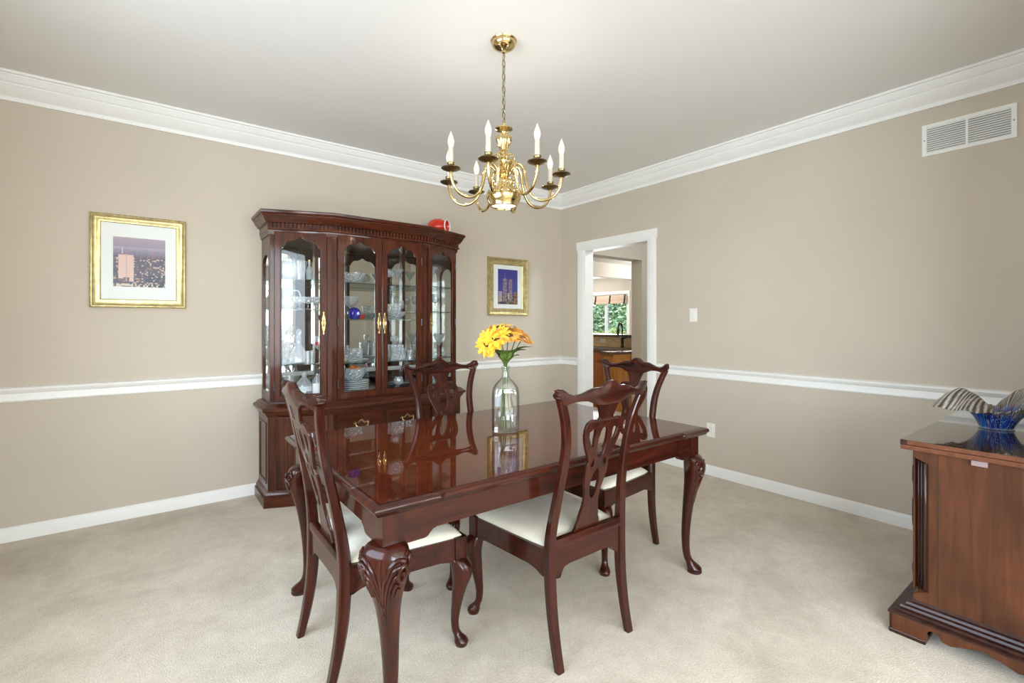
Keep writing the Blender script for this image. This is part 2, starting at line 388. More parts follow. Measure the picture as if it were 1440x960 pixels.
for a,b,c,d in ((ky0-.08,ky0,kz0,kz1),(ky1,ky1+.08,kz0,kz1),(ky0-.08,ky1+.08,kz1,kz1+.08),(ky0-.1,ky1+.1,kz0-.06,kz0)):
    m.box(KX-.02,KX,a,b,c,d)
m.build('window_casing',M['white'],wn,smooth=0,bevel=.004)
# woven roman shade
sh=thing('roman_blind','tan woven shade with black tapes at top of kitchen window','window blind',(KX-.05,(ky0+ky1)/2,kz1-.02))
m=MB(); hw=(ky1-ky0)/2+.02
prof=[(0,0),(-.012,-.06),(-.02,-.12),(-.012,-.14),(-.03,-.15),(-.04,-.19),(-.03,-.215),(-.006,-.21),(.01,-.15),(.012,-.05),(.012,0)]
m.loft([[(x,y,z) for x,z in prof] for y in (-hw,hw)]); m.build('shade_fabric',M['shade'],sh,smooth=40)
for y in (-hw+.05,-hw+.52,-hw+1.0,hw-.05):
    m=MB(); m.loft([[(x-.006,y+d,z) for x,z in prof[:7]] for d in (-.022,.022)],cap=True); m.build('tape',M['tape'],sh,smooth=40)
# peninsula with raised ledge, sink counter, faucet
pn=thing('kitchen_peninsula','honey oak kitchen counter with raised ledge seen through the doorway','kitchen counter',(2.2,.9,0))
MB().box(-.58,.0,-.7,1.5,0,.87).build('body',M['oakr'],pn,smooth=0,bevel=.004)
for k in range(4):
    y0=-.68+k*.54
    d=MB(); d.box(-.60,-.58,y0,y0+.52,.72,.86); d.build('drawer',M['oakr'],pn,smooth=0,bevel=.004)
    d=MB(); d.box(-.60,-.58,y0,y0+.52,.12,.70); dd=d.build('door',M['oakr'],pn,smooth=0,bevel=.004)
MB().box(-.62,.0,-.7,1.5,.87,.91).build('worktop',M['counter'],pn,smooth=0,bevel=.006)
MB().box(.0,.10,-.7,1.5,0,1.075).build('backsplash',M['tile'],pn,smooth=0)
MB().box(-.05,.32,-.72,1.52,1.075,1.113).build('ledge',M['counter'],pn,smooth=0,bevel=.008)
sc=MB().box(-.52,-.12,-.35,.45,.905,.914).build('sink_rim',M['steel'],pn,smooth=0)
fc=thing('kitchen_faucet','dark bronze faucet with upright spray head at the kitchen sink','faucet',(2.1,.843,.9155))
MB().lathe([(.035,0),(.035,.012),(.022,.02),(.022,.12),(.026,.13),(.026,.16),(.016,.17),(.014,.20)],16).build('base',M['steel'],fc)
MB().tube(smooth_path([(0,0,.19),(0,0,.30),(-.02,0,.365),(-.06,0,.375),(-.09,0,.345),(-.1,0,.28)],5),[.013]*26,10).build('spout',M['steel'],fc)
MB().lathe([(.017,0),(.021,.02),(.021,.09),(.014,.1)],14,(-.1,0,.19)).build('spray_head',M['steel'],fc)
MB().tube([(0,-.02,.145),(-.01,-.07,.15),(-.02,-.11,.165)],[.012,.009,.007],8).build('handle',M['steel'],fc)
ou=thing('outlet_plate','pale outlet plate on the tan kitchen backsplash','outlet',(2.199,1.33,1.0))
MB().box(-.008,0,-.06,.06,-.035,.035).build('plate',M['plastic'],ou,smooth=0,bevel=.002)
for a in (-.04,.01): MB().box(-.012,-.008,a,a+.03,-.02,.02).build('socket',M['plastic'],ou,smooth=0)
bc=thing('base_cabinet','light oak base cabinet end with dark worktop behind the doorway chair','cabinet',(1.12,.19,0))
MB().box(.02,.44,.0,.19,0,.87).build('body',M['oak'],bc,smooth=0,bevel=.003)
MB().box(.004,.02,.015,.175,.1,.7).build('panel',M['oak'],bc,smooth=0,bevel=.005)
MB().box(.004,.02,.015,.175,.73,.85).build('drawer',M['oak'],bc,smooth=0,bevel=.005)
MB().box(-.02,.45,.0,.215,.87,.91).build('worktop',M['counter'],bc,smooth=0,bevel=.006)
# trees beyond the kitchen window
struct(MB().box(5.8,30,-6,26,-.5,-.35).build('ground',M['lawn'],smooth=0))
def tree(name,label,cat,loc,blobs,n,leafm,trunk):
    t=thing(name,label,cat,loc)
    m=MB(); rr=random.Random(len(label))
    for k in range(n):
        c,r=rr.choice(blobs)
        d=Vector((rr.gauss(0,1),rr.gauss(0,1),rr.gauss(0,1))).normalized()*r*rr.random()**.4
        p=Vector(c)+d; a=Vector((rr.gauss(0,1),rr.gauss(0,1),rr.gauss(0,1))).normalized(); b=a.orthogonal().normalized(); s=rr.uniform(.06,.115)
        m.add([p-a*s,p+b*s*.55,p+a*s,p-b*s*.55],[(0,1,2,3)])
    f=m.build('foliage',leafm,t,smooth=0)
    MB().tube(smooth_path(trunk,4),[.14-.08*i/(4*(len(trunk)-1)) for i in range(4*(len(trunk)-1)+1)],10).build('trunk',M['bark'],t)
tree('leafy_tree','tall green leafy tree filling the kitchen window','tree',(10.5,8.0,-.35),[((0,0,3.4),1.7),((-.6,1.0,2.4),1.3),((.4,-1.3,2.6),1.4),((-.3,-.2,1.7),1.2),((-.6,-1.4,1.3),1.0),((-.5,1.3,1.2),1.0)],11000,M['fol'],[(0,0,0),(.05,.0,1.2),(-.05,.1,2.4),(.1,0,3.8)])
tree('flowering_shrub','low yellow green shrub behind the kitchen ledge outside','shrub',(8.2,6.2,-.35),[((0,0,.8),.7),((.1,.9,.75),.65),((0,-.9,.7),.6)],3200,M['fol2'],[(0,0,0),(0,.02,.4),(.03,0,.9)])

# ------------------------------------------------------------------ dining table
TX,TY=-2.388,-2.130; A,B=.893,.573; TH=.750
tb=thing('dining_table','polished dark mahogany dining table with carved cabriole legs in the room centre','dining table',(TX,TY,0))
def table_outline():
    d=.006; q=[]
    # corner sections stand proud; a rounded step leads to the recessed middle of each edge
    def step(s): return [(s,0.0),(s+.007,.0035),(s+.014,.002),(s+.022,-.004),(s+.032,-d)]
    out=[]
    def side(Lh):
        c=.205; st=[(t,o) for t,o in step(-Lh+c)]
        return [(-Lh,0)]+st+[(-t,o) for t,o in reversed(st)]
    for t,o in side(A): out.append((t,-B-o))
    for t,o in side(B): out.append((A+o,t))
    for t,o in side(A): out.append((-t,B+o))
    for t,o in side(B): out.append((-A-o,-t))
    return out
ol=table_outline()
prof=[(-.040,TH-.004),(-.020,TH-.0006),(-.016,TH-.0008),(-.012,TH-.003),(-.006,TH-.004),(0,TH-.009),(.002,TH-.016),(-.001,TH-.023),(-.007,TH-.028),(-.009,TH-.033),(-.016,TH-.038),(-.05,TH-.040)]
m=MB().sweep(ol,prof,closed=True)
n=len(ol); k=len(prof)
m.poly([(sx*(A-.023),sy*(B-.023),TH) for sx,sy in ((-1,-1),(1,-1),(1,1),(-1,1))],1)
m.build('tabletop',[M['mx'],M['top']],tb,smooth=40)
m=MB(); ia,ib=A-.044,B-.044; z0,z1=.625,TH-.039
m.box(-ia,ia,-ib,-ib+.022,z0,z1); m.box(-ia,ia,ib-.022,ib,z0,z1); m.box(-ia,-ia+.022,-ib,ib,z0,z1); m.box(ia-.022,ia,-ib,ib,z0,z1)
m.build('apron',M['mx'],tb,smooth=0,bevel=.002)
br=MB()
for sx in (-1,1):
    for sy in (-1,1):
        pr=[(0,z1),(0,.602),(.072,.602),(.082,.606),(.092,.616),(.102,.624),(.112,z0+.001),(.112,z1)]
        x0=sx*(A-.1085); br.loft([[(x0-sx*a,sy*(ib+.005-t),z) for a,z in pr] for t in (0,.028)]); br.cut()
        y0=sy*(B-.1085); br.loft([[(sx*(ia+.005-t),y0-sy*a,z) for a,z in pr] for t in (0,.028)]); br.cut()
build_each(br,'corner_bracket',M['mx'],tb,smooth=40)
LEG=spline_tab([(.612,.012,.041,1.35),(.600,.020,.046,1.52),(.575,.026,.0485,1.58),(.53,.026,.0465,1.56),(.47,.018,.038,1.42),(.40,.006,.030,1.3),(.30,-.006,.0242,1.25),(.20,-.013,.0212,1.2),(.12,-.012,.0192,1.15),(.075,-.004,.0195,1.1),(.05,.010,.0235,1.05),(.034,.022,.0315,1),(.02,.029,.037,1),(.010,.030,.034,1),(.008,.030,.037,1),(.0,.030,.0365,1)],4)
def cab_leg(tab,dx,dy,n=20,sq=0.0,flute=None,zs=1):
    """rings of a cabriole leg leaning out along (dx,dy)"""
    rings=[]; a0=math.atan2(dy,dx)
    for row in tab:
        z,s,r=row[:3]; kt=row[3] if len(row)>3 else 1
        ring=[]
        for j in range(n):
            th=2*PI*j/n
            q=1.0
            if flute:
                q=flute(z,th)
            rr=r*q
            u=s+rr*math.cos(th); v=rr*kt*math.sin(th); ring.append((dx*u-dy*v,dy*u+dx*v,z))
        rings.append(ring)
    return rings
def leg_surf(tab,dx,dy,th,z,off=0):
    a0=math.atan2(dy,dx); T=sorted(tab)
    s,r,kt=lerp_tab(T,z); r+=off; u=s+r*math.cos(th); v=r*kt*math.sin(th)
    return (dx*u-dy*v,dy*u+dx*v,z)
def carve(tab,dx,dy):
    m=MB(); S_=lambda th,z,o=.001: leg_surf(tab,dx,dy,th,z,o)
    def strand(pts,r0,r1):
        pp=smooth_path([(a,b,0) for a,b in pts],4); q=[S_(a,b) for a,b,_ in pp]; kk=len(q)
        m.tube(q,[r0+(r1-r0)*i/(kk-1) for i in range(kk)],6)
    for s in (-1,1):
        # scroll at the shoulder
        strand([(s*(1.02+.30*(1-t/13)*math.cos(t*.8)),.532+.036*(1-t/13)*math.sin(t*.8)) for t in range(12)],.0095,.005)
        strand([(s*(1.50+.17*(1-t/9)*math.cos(t*.9)),.570+.022*(1-t/9)*math.sin(t*.9)) for t in range(8)],.008,.004)
        strand([(s*1.18,.588),(s*1.34,.596),(s*1.52,.594),(s*1.62,.585)],.006,.004)
        strand([(s*1.36,.545),(s*1.5,.535),(s*1.62,.54)],.006,.003)
        # feathered leaf strands falling towards the front edge of the knee
        strand([(s*1.10,.575),(s*.74,.580),(s*.42,.562),(s*.18,.515),(s*.05,.45)],.0095,.004)
        strand([(s*.86,.560),(s*.58,.552),(s*.38,.518),(s*.22,.468),(s*.12,.425)],.0085,.0035)
        strand([(s*.76,.532),(s*.56,.520),(s*.42,.485),(s*.31,.44)],.008,.003)
        strand([(s*.80,.508),(s*.64,.492),(s*.54,.46)],.007,.003)
        strand([(s*.94,.490),(s*.84,.475),(s*.78,.455)],.006,.003)
        strand([(s*.02,.43),(s*.10,.415),(s*.15,.392)],.0055,.002); strand([(s*.01,.40),(s*.08,.385),(s*.1,.368)],.005,.002)
    strand([(0,.585),(0,.53),(0,.45),(0,.36)],.0075,.003)
    return m
for sx in (-1,1):
    for sy in (-1,1):
        m=MB(); q=.0355; cx_,cy_=sx*(A-.073),sy*(B-.073)
        m.box(-q,q,-q,q,.60,TH-.039)
        r2=1/math.sqrt(2)
        m.loft(cab_leg(LEG,sx*r2,sy*r2,22))
        lg=m.build('leg',M['mz'],tb,smooth=50,loc=(cx_,cy_,0))
        lab(carve(LEG,sx*r2,sy*r2).build('knee_carving',M['mz'],lg,smooth=60),'carved leaf scroll on the table leg knee')

# ------------------------------------------------------------------ dining chairs
def post_y(z): return lerp_tab(PY,z)[0]
PY=[(q[0],q[1]) for q in smooth_path([(0,-.262,0),(.10,-.238,0),(.22,-.219,0),(.34,-.211,0),(.43,-.211,0),(.52,-.218,0),(.65,-.238,0),(.78,-.264,0),(.90,-.286,0),(1.0,-.303,0),(1.06,-.313,0)],5)]
def bow(x,z): return -.030*max(0,min(1,(z-.46)/.5))*max(0,1-(x/.25)**2)
def make_chair(name,label):
    t=thing(name,label,'chair',group=None)
    # seat cushion
    m=MB(); nu,nv=18,16; top=[];bot=[]
    def plan(u,v):
        y=-.188+(v+1)/2*(.435); hw=.203+(v+1)/2*.052
        if v>.6: y-= .0
        ruv=max(abs(u),abs(v)); k=1-.028*(abs(u*v))**6
        return u*hw*k, y*1.0 if v<.95 else y
    for j in range(nv+1):
        for i in range(nu+1):
            u=-1+2*i/nu; v=-1+2*j/nv
            u=math.copysign(1-(1-abs(u))**1.6,u); v=math.copysign(1-(1-abs(v))**1.6,v)
            x,y=plan(u,v); z=.434+.040*((1-abs(u)**5)*(1-abs(v)**5))**.45
            top.append((x,y,z))
    W=nu+1; m.v=top; 
    for j in range(nv):
        for i in range(nu): m.f.append([j*W+i,j*W+i+1,(j+1)*W+i+1,(j+1)*W+i]); m.m.append(0)
    o=len(m.v); edge=[i for i in range(W)]+[j*W+nu for j in range(1,nv+1)]+[nv*W+i for i in range(nu-1,-1,-1)]+[j*W for j in range(nv-1,0,-1)]
    m.v+=[(m.v[e][0],m.v[e][1],.420) for e in edge]; ke=len(edge)
    for q in range(ke): m.f.append([edge[q],edge[(q+1)%ke],o+(q+1)%ke,o+q]); m.m.append(0)
    m.f.append([o+q for q in range(ke)]); m.m.append(0)
    m.build('seat',M['fabric'],t,smooth=60)
    # seat frame: front, two side rails with bracketed ends, rear rail
    def railprof(Lr,deep,lo=.352,hi=.434):
        return [(0,hi),(Lr,hi),(Lr,deep),(Lr-.02,deep),(Lr-.045,deep+.012),(Lr-.06,lo-.006),(Lr-.09,lo),(.09,lo),(.06,lo-.006),(.045,deep+.012),(.02,deep),(0,deep)]
    m=MB()
    def rail_between(p,q,th,deep,lo=.352):
        P=Vector(p);Q=Vector(q);d=(Q-P);Lr=d.length;d.normalize();nn=Vector((-d.y,d.x))
        pr=railprof(Lr,deep,lo)
        m.loft([[(P.x+d.x*a+nn.x*o,P.y+d.y*a+nn.y*o,z) for a,z in pr] for o in (0,th)])
    rail_between((-.232,.252),(.232,.252),-.024,.336)
    rail_between((-.215,-.205),(-.260,.235),-.024,.330)
    rail_between((.215,-.205),(.260,.235),.024,.330)
    rail_between((-.195,-.198),(.195,-.198),-.026,.322,.36)
    for s in (-1,1): m.box(s*.238-.0255,s*.238+.0255,.206,.257,.345,.436)
    m.build('seat_frame',M['mx'],t,smooth=40)
    m=MB(); m.loft([[(x,y,z) for y,z in ((-.230,.434),(-.188,.434),(-.188,.444),(-.194,.458),(-.204,.468),(-.226,.468),(-.233,.455))] for x in (-.185,.185)])
    m.build('shoe_rail',M['mx'],t,smooth=40)
    # cabriole front legs
    FT=spline_tab([(.352,.0,.030),(.338,.010,.037),(.31,.020,.041),(.27,.020,.036),(.22,.010,.028),(.16,.0,.021),(.10,-.007,.0165),(.06,-.004,.0155),(.04,.006,.018),(.026,.016,.0245),(.014,.020,.028),(.005,.020,.025),(0,.020,.024)],3)
    r2=1/math.sqrt(2)
    for s in (-1,1):
        def fl(z,th):
            if .245<z<.345 and math.cos(th)>-.2:
                w=math.sin((z-.245)/.10*PI); return 1+.085*w*math.cos(11*th)*max(0,math.cos(th)+.2)
            return 1
        m=MB().loft(cab_leg(FT,s*r2,r2,44,flute=fl))
        m.build('leg',M['mz'],t,smooth=60,loc=(s*.236,.226,0))
    # rear legs running up into the back posts
    for s in (-1,1):
        rings=[]
        XT=[(q[0],q[1],q[2]) for q in smooth_path([(0,.197,.0),(.2,.198,0),(.40,.201,0),(.50,.198,0),(.62,.184,0),(.74,.175,0),(.83,.175,0),(.90,.187,0),(.96,.207,0),(1.012,.230,0)],5)]
        for z,x,_ in XT:
            y=post_y(z); w=.0168; d=lerp_tab([(0,.0145),(.10,.018),(.22,.0215),(.36,.0235),(.46,.0215),(.60,.018),(.80,.0155),(1.02,.014)],z)[0]
            tx=[(-w,-d*.75),(-w*.75,-d),(w*.75,-d),(w,-d*.75),(w,d*.55),(w*.45,d),(-w*.45,d),(-w,d*.55)]
            rings.append([(s*x+a,y+b,z) for a,b in tx])
        MB().loft(rings).build('rear_leg',M['mz'],t,smooth=35)
    # crest rail
    top=[(.248,1.044),(.241,1.055),(.228,1.051),(.208,1.036),(.180,1.027),(.145,1.031),(.112,1.043),(.085,1.050),(.060,1.050),(.042,1.054),(.030,1.064),(.016,1.072),(0,1.074)]
    bot=[(.251,1.030),(.242,1.012),(.233,.996),(.217,.990),(.198,.999),(.170,1.004),(.14,1.004),(.11,1.001),(.088,.993),(.066,.984),(0,.980)]
    def bend(x,z,d): 
        return (x,post_y(z)+bow(x,z)+d+.008*(abs(x)>.2)*((abs(x)-.2)/.06),z)
    m=MB()
    # cut into strips so that the rail can bow
    xs=[-.27+.54*i/36 for i in range(37)]
    def yz(x,tab):
        tb_=sorted(tab); return lerp_tab([(a,b) for a,b in tb_],abs(x))[0]
    rings=[]
    for x in [-.251+.502*i/56 for i in range(57)]:
        zt=yz(x,top); zb=yz(x,bot)
        if abs(x)>.2505: zt=1.037;zb=1.027
        zm=(zt+zb)/2; hh=(zt-zb)/2
        sec=[(-.013,hh*.80),(-.008,hh),(.008,hh),(.013,hh*.80),(.0165,hh*.35),(.012,.1*hh),(.0165,-.2*hh),(.0145,-hh*.8),(.009,-hh),(-.008,-hh),(-.013,-hh*.8),(-.0145,0)]
        rings.append([bend(x,zm+dz,d) for d,dz in sec])
    m.loft(rings)
    cr=m.build('crest_rail',M['mx'],t,smooth=45)
    # carved centre and rolled ears on the crest
    m=MB()
    for s in (-1,1):
        m.tube([bend(s*a,z,.016) for a,z in ((.004,1.068),(.018,1.060),(.034,1.046),(.055,1.036),(.085,1.035),(.12,1.026))],[.0035,.0045,.005,.005,.004,.002],6)
        m.tube([bend(s*a,z,.016) for a,z in ((.003,1.054),(.014,1.046),(.028,1.032),(.05,1.021),(.08,1.017))],[.003,.004,.004,.004,.002],6)
    m.build('crest_carving',M['mx'],cr,smooth=60)
    for s in (-1,1):
        m=MB()
        for z in (1.022,1.034,1.046): m.tube([bend(s*.243,z,-.014),bend(s*.2495,z+.001,0),bend(s*.244,z,.016)],[.004,.0055,.004],6)
        m.build('ear_carving',M['mx'],cr,smooth=60)
    # pierced splat
    half=[(.066,.992),(.054,.975),(.040,.945),(.036,.930),(.044,.920),(.060,.926),(.078,.925),(.095,.914),(.104,.893),(.104,.868),(.098,.842),(.086,.812),(.072,.786),(.060,.764),(.055,.750),(.060,.736),(.063,.716),(.061,.690),(.054,.662),(.046,.630),(.041,.600),(.042,.570),(.049,.545),(.054,.525),(.056,.508),(.064,.494),(.066,.482),(.074,.472),(.078,.455)]
    out=half+[(-x,z) for x,z in reversed(half)]
    ell=lambda cx,cz,rx,rz,n=20,e=1.0: [(cx+rx*math.cos(2*PI*i/n),cz+rz*math.sin(2*PI*i/n)) for i in range(n)]
    holes=[ell(0,.828,.0255,.066,22),ell(0,.655,.0235,.062,22)]
    for s in (-1,1):
        tear=[(.050,.884),(.066,.886),(.080,.876),(.078,.858),(.068,.838),(.057,.818),(.050,.812),(.046,.822),(.049,.845),(.047,.868)]
        holes.append([(s*x,z) for x,z in tear])
        holes.append([(s*x,z) for x,z in ((.030,.762),(.041,.748),(.044,.732),(.036,.722),(.026,.728),(.024,.744))])
    vs,fs=shape([out]+holes,.013,.0015)
    m=MB().add([(x,post_y(z)+bow(x,z)+.004+d,z) for x,z,d in vs],fs)
    sp=m.build('splat',M['mz'],t,smooth=35)
    m=MB()
    for s in (-1,1):
        pts=[(s*(.078+.018*(1-i/16)*math.cos(i*.75)),.900+.017*(1-i/16)*math.sin(i*.75)) for i in range(14)]
        m.tube([(x,post_y(z)+bow(x,z)+.011,z) for x,z in pts],[.0035]*14,6); m.cut()
    build_each(m,'scroll_carving',M['mz'],sp,smooth=60)
    return t
def dup(root,loc,rotz,label):
    r=root.copy(); C.objects.link(r); r.location=loc; r.rotation_euler=(0,0,rotz); r['label']=label
    for ch in list(root.children):
        c=ch.copy(); C.objects.link(c); c.parent=r
        for g in ch.children:
            d=g.copy(); C.objects.link(d); d.parent=c
    return r
ch=make_chair('dining_chair','dining chair on the near long side, its whole pierced back turned to the viewer')
ch['group']='dining chairs around the table'
ch.location=(-2.40,-2.49,0)
dup(ch,(-3.045,-2.15,0),-PI/2,'dining chair at the table end nearest the left wall, its back seen nearly edge-on')
dup(ch,(-2.38,-1.782,0),PI,'dining chair facing the viewer in front of the glazed china cabinet')
dup(ch,(-1.70,-2.14,0),PI/2,'dining chair at the far table end in front of the doorway')

# ------------------------------------------------------------------ china cabinet
X0=-2.355
cab=thing('china_cabinet','tall cherry china cabinet with arched glass doors and mirrored back against the far wall','china cabinet',(X0,-.002,0))
def plan(sw,sd,cwid,cd): return [(-sw,0),(-sw,-sd),(-cwid,-cd),(cwid,-cd),(sw,-sd),(sw,0)]
def solid(m,pl,z0,z1,mi=0): m.loft([[(x,y,z) for x,y in pl] for z in (z0,z1)],mi)
BASE=(.785,.345,.385,.510)
m=MB(); solid(m,plan(*BASE),.0,.66); m.build('base_case',M['cz'],cab,smooth=0,bevel=.002)
pl=plan(*BASE)
m=MB().sweep(pl,[(0,.0),(.030,.0),(.030,.066),(.026,.070),(.020,.072),(.020,.082),(.015,.085),(.012,.094),(.004,.106),(0,.112)]); m.build('plinth',M['cx'],cab,smooth=30)
m=MB().sweep(pl,[(-.01,.628),(.004,.628),(.008,.640),(.020,.652),(.024,.664),(.034,.668),(.040,.676),(.040,.686),(.034,.694),(.020,.700),(.010,.712),(-.01,.72)])
solid(m,[(x*.99,y*.99) for x,y in pl],.655,.72); m.build('waist_moulding',M['cx'],cab,smooth=30)
UP=(.765,.305,.375,.455); up=plan(*UP)
def facet(P,Q):
    """maps (along, outward, z) on a vertical facet running from P to Q (outward is to the right of travel)"""
    P=Vector(P);Q=Vector(Q);d=(Q-P);Ln=d.length;d.normalize();nn=Vector((d.y,-d.x))
    return Ln,(lambda s,o,z:(P.x+d.x*s+nn.x*o,P.y+d.y*s+nn.y*o,z))
# upper case: floor, top, corner posts, rails, side panels
m=MB(); solid(m,up,.720,.752); m.build('case_floor',M['cz'],cab,smooth=0)
m=MB(); solid(m,up,1.950,2.05); m.build('case_top',M['cz'],cab,smooth=0)
post=MB()
def post_at(P,Q,s0,s1,th=.03):
    Ln,f=facet(P,Q)
    a=s0 if s0>=0 else Ln+s0; b=s1 if s1>0 else Ln+s1
    post.box(a,b,-th,0,.7525,1.9495,fn=lambda s,o,z:f(s,o,z))
    return Ln,f
for k_ in (2,3):
    P_=Vector(up[k_]); a_=(Vector(up[k_-1])-P_).normalized(); b_=(Vector(up[k_+1])-P_).normalized()
    q_=[P_+Vector((0,.0065)),P_+a_*.05+Vector((0,.0065)),P_+a_*.05+Vector((0,.032)),P_+b_*.05+Vector((0,.032)),P_+b_*.05+Vector((0,.0065))]
    post.loft([[(p_.x,p_.y,z) for p_ in q_] for z in (.7525,1.9495)])
    if k_==2: post_at(up[1],up[2],-.036,0); post_at(up[2],up[3],0,.034)
    else: post_at(up[2],up[3],-.034,0); post_at(up[3],up[4],0,.036)
    post.cut()
for (pa,pb,sa,sb) in ((1,2,.0,.042),(3,4,-.042,0)):
    Lf,ff=facet(up[pa],up[pb]); a_=sa if sa>=0 else Lf+sa; post.box(a_,(sb if sb>0 else Lf),-.03,-.0065,.7525,1.9495,fn=ff)
    if pa==1: post_at(up[1],up[2],0,.030)
    else: post_at(up[3],up[4],-.030,0)
    post.cut()
build_each(post,'corner_post',M['cz'],cab,smooth=0,bevel=.002)
for a,b in ((0,1),(4,5)):
    post=MB(); fr,bk=(.050,.045) if a==4 else (.045,.050)
    post_at(up[a],up[b],0,fr,.022); post_at(up[a],up[b],-bk,0,.022)
    Ln,f=facet(up[a],up[b])
    post.box(fr,Ln-bk,-.022,-.0005,1.80,1.9495,fn=f); post.box(fr,Ln-bk,-.022,-.0005,.7525,.80,fn=f)
    # arched head of the side light
    w0,w1=fr,Ln-bk; hw=(w1-w0)/2
    arch=[(w0,1.80)]+[(w0+hw-hw*math.cos(PI*i/12),1.725+.07*math.sin(PI*i/12)) for i in range(13)]+[(w1,1.80)]
    vs,fs=shape([[(p,q) for p,q in arch]],.022)
    post.add([f(x,-.011+d,z) for x,z,d in vs],fs)
    post.build('side_frame',M['cz'],cab,smooth=0)
for a,b in ((0,1),(4,5)):
    Ln,f=facet(up[a],up[b]); MB().box(.04,Ln-.04,-.014,-.010,.79,1.80,fn=f).build('side_glass',M['pane'],cab,smooth=0)
m=MB().box(-UP[0]+.012,UP[0]-.012,-.014,-.008,.752,1.95); m.build('mirror_back',M['mirror'],cab,smooth=0)
m=MB(); 
for x in (-.375,.375): m.box(x-.014,x+.014,-.045,-.0145,.7525,1.9495).cut()
build_each(m,'back_stile',M['cz'],cab,smooth=0)
# cornice with dentils
m=MB().sweep(up,[(-.01,1.925),(.006,1.925),(.010,1.94),(.012,1.955),(.016,1.96),(.016,2.004),(.030,2.008),(.034,2.018),(.046,2.034),(.052,2.050),(.058,2.052),(.058,2.062),(.066,2.066),(.070,2.074),(.070,2.088),(.062,2.092),(-.02,2.092)])
solid(m,up,2.04,2.091); m.build('cornice',M['cx'],cab,smooth=30)
m=MB()
for a in range(1,4):
    Ln,f=facet(up[a],up[a+1]); nd=int(Ln/.026)
    for i in range(nd):
        s=(i+.5)*Ln/nd; m.box(s-.0075,s+.0075,.010,.034,1.970,2.004,fn=f)
    m.box(-.008,Ln+.008,.008,.034,1.958,1.970,fn=f)
m.build('dentil_moulding',M['cx'],cab,smooth=0)
# glass doors
def escutcheon():
    h=[(0,.086),(.004,.081),(.008,.075),(.004,.069),(.0055,.062),(.010,.045),(.013,.03),(.012,.018),(.016,.008)]
    h=h+[(x,-z) for x,z in reversed(h)]
    return h+[(-x,z) for x,z in reversed(h[1:-1])]
def door(P,Q,s0,s1,hand,nm='glass_door'):
    Ln,f0=facet(P,Q); w=s1-s0; zb,zt=.732,1.944
    f=lambda x,y,d: f0(s0+w/2+x,d,y)
    hw=w/2; sw=min(.040,w*.13); g=hw-sw
    zs=1.832
    ar=[(1,0),(.90,.002),(.87,.012),(.80,.028),(.68,.043),(.54,.050),(.42,.050),(.30,.053),(.18,.061),(.08,.072),(0,.077)]
    op=[(-g,zb+.042),(g,zb+.042)]+[(g*a,zs+b) for a,b in ar]+[(-g*a,zs+b) for a,b in reversed(ar[:-1])]
    vs,fs=shape([[(-hw,zb),(hw,zb),(hw,zt),(-hw,zt)],op],.022,.003)
    m=MB().add([f(x,y,.006+d) for x,y,d in vs],fs)
    o=m.build(nm,M['cz'],cab,smooth=30)
    MB().box(-g-.006,g+.006,zb+.036,zs+.09,.0,.003,fn=f).build('pane',M['pane'],o,smooth=0)
    m=MB().box(-g-.001,-g+.007,zb+.042,zs,.004,.010,fn=f).box(g-.007,g+.001,zb+.042,zs,.004,.010,fn=f).box(-g,g,zb+.042,zb+.049,.004,.010,fn=f)
    m.build('glazing_bead',M['mz'],o,smooth=0)
    zc=1.292; hx=hand*(hw-sw*.5)
    vs,fs=shape([[(x*.95,z) for x,z in escutcheon()]],.004,.001)
    m=MB().add([f(hx+x,zc+y,.019+d) for x,y,d in vs],fs)
    m.tube([f(hx,zc+.022,.02),f(hx,zc+.018,.032),f(hx,zc,.035),f(hx,zc-.018,.032),f(hx,zc-.022,.02)],.0042,8)
    h=m.build('handle',M['brass'],o,smooth=40)
    m=MB()
    for z in (.84,1.30,1.80): m.tube([f(-hand*hw,z-.03,.018),f(-hand*hw,z+.03,.018)],.0045,8); m.cut()
    build_each(m,'hinge',M['slate'],o,smooth=40)
LcA=facet(up[1],up[2])[0]; LcC=facet(up[2],up[3])[0]
door(up[1],up[2],.032,LcA-.038,1); door(up[2],up[3],.036,LcC/2-.002,1); door(up[2],up[3],LcC/2+.002,LcC-.036,-1); door(up[3],up[4],.038,LcA-.032,-1)
# glass shelves: centre run and the two canted bays
CS=[1.60,1.322,.985]; SS=[1.612,1.392,.990]
for z in CS: MB().box(-.36,.36,-.435,-.05,z-.006,z).build('shelf',M['shelf'],cab,smooth=0)
for s in (-1,1):
    for z in SS:
        q=[(s*.75,-.02),(s*.75,-.285),(s*.385,-.425),(s*.385,-.02)]
        m=MB(); solid(m,q,z-.006,z); m.build('shelf',M['shelf'],cab,smooth=0)
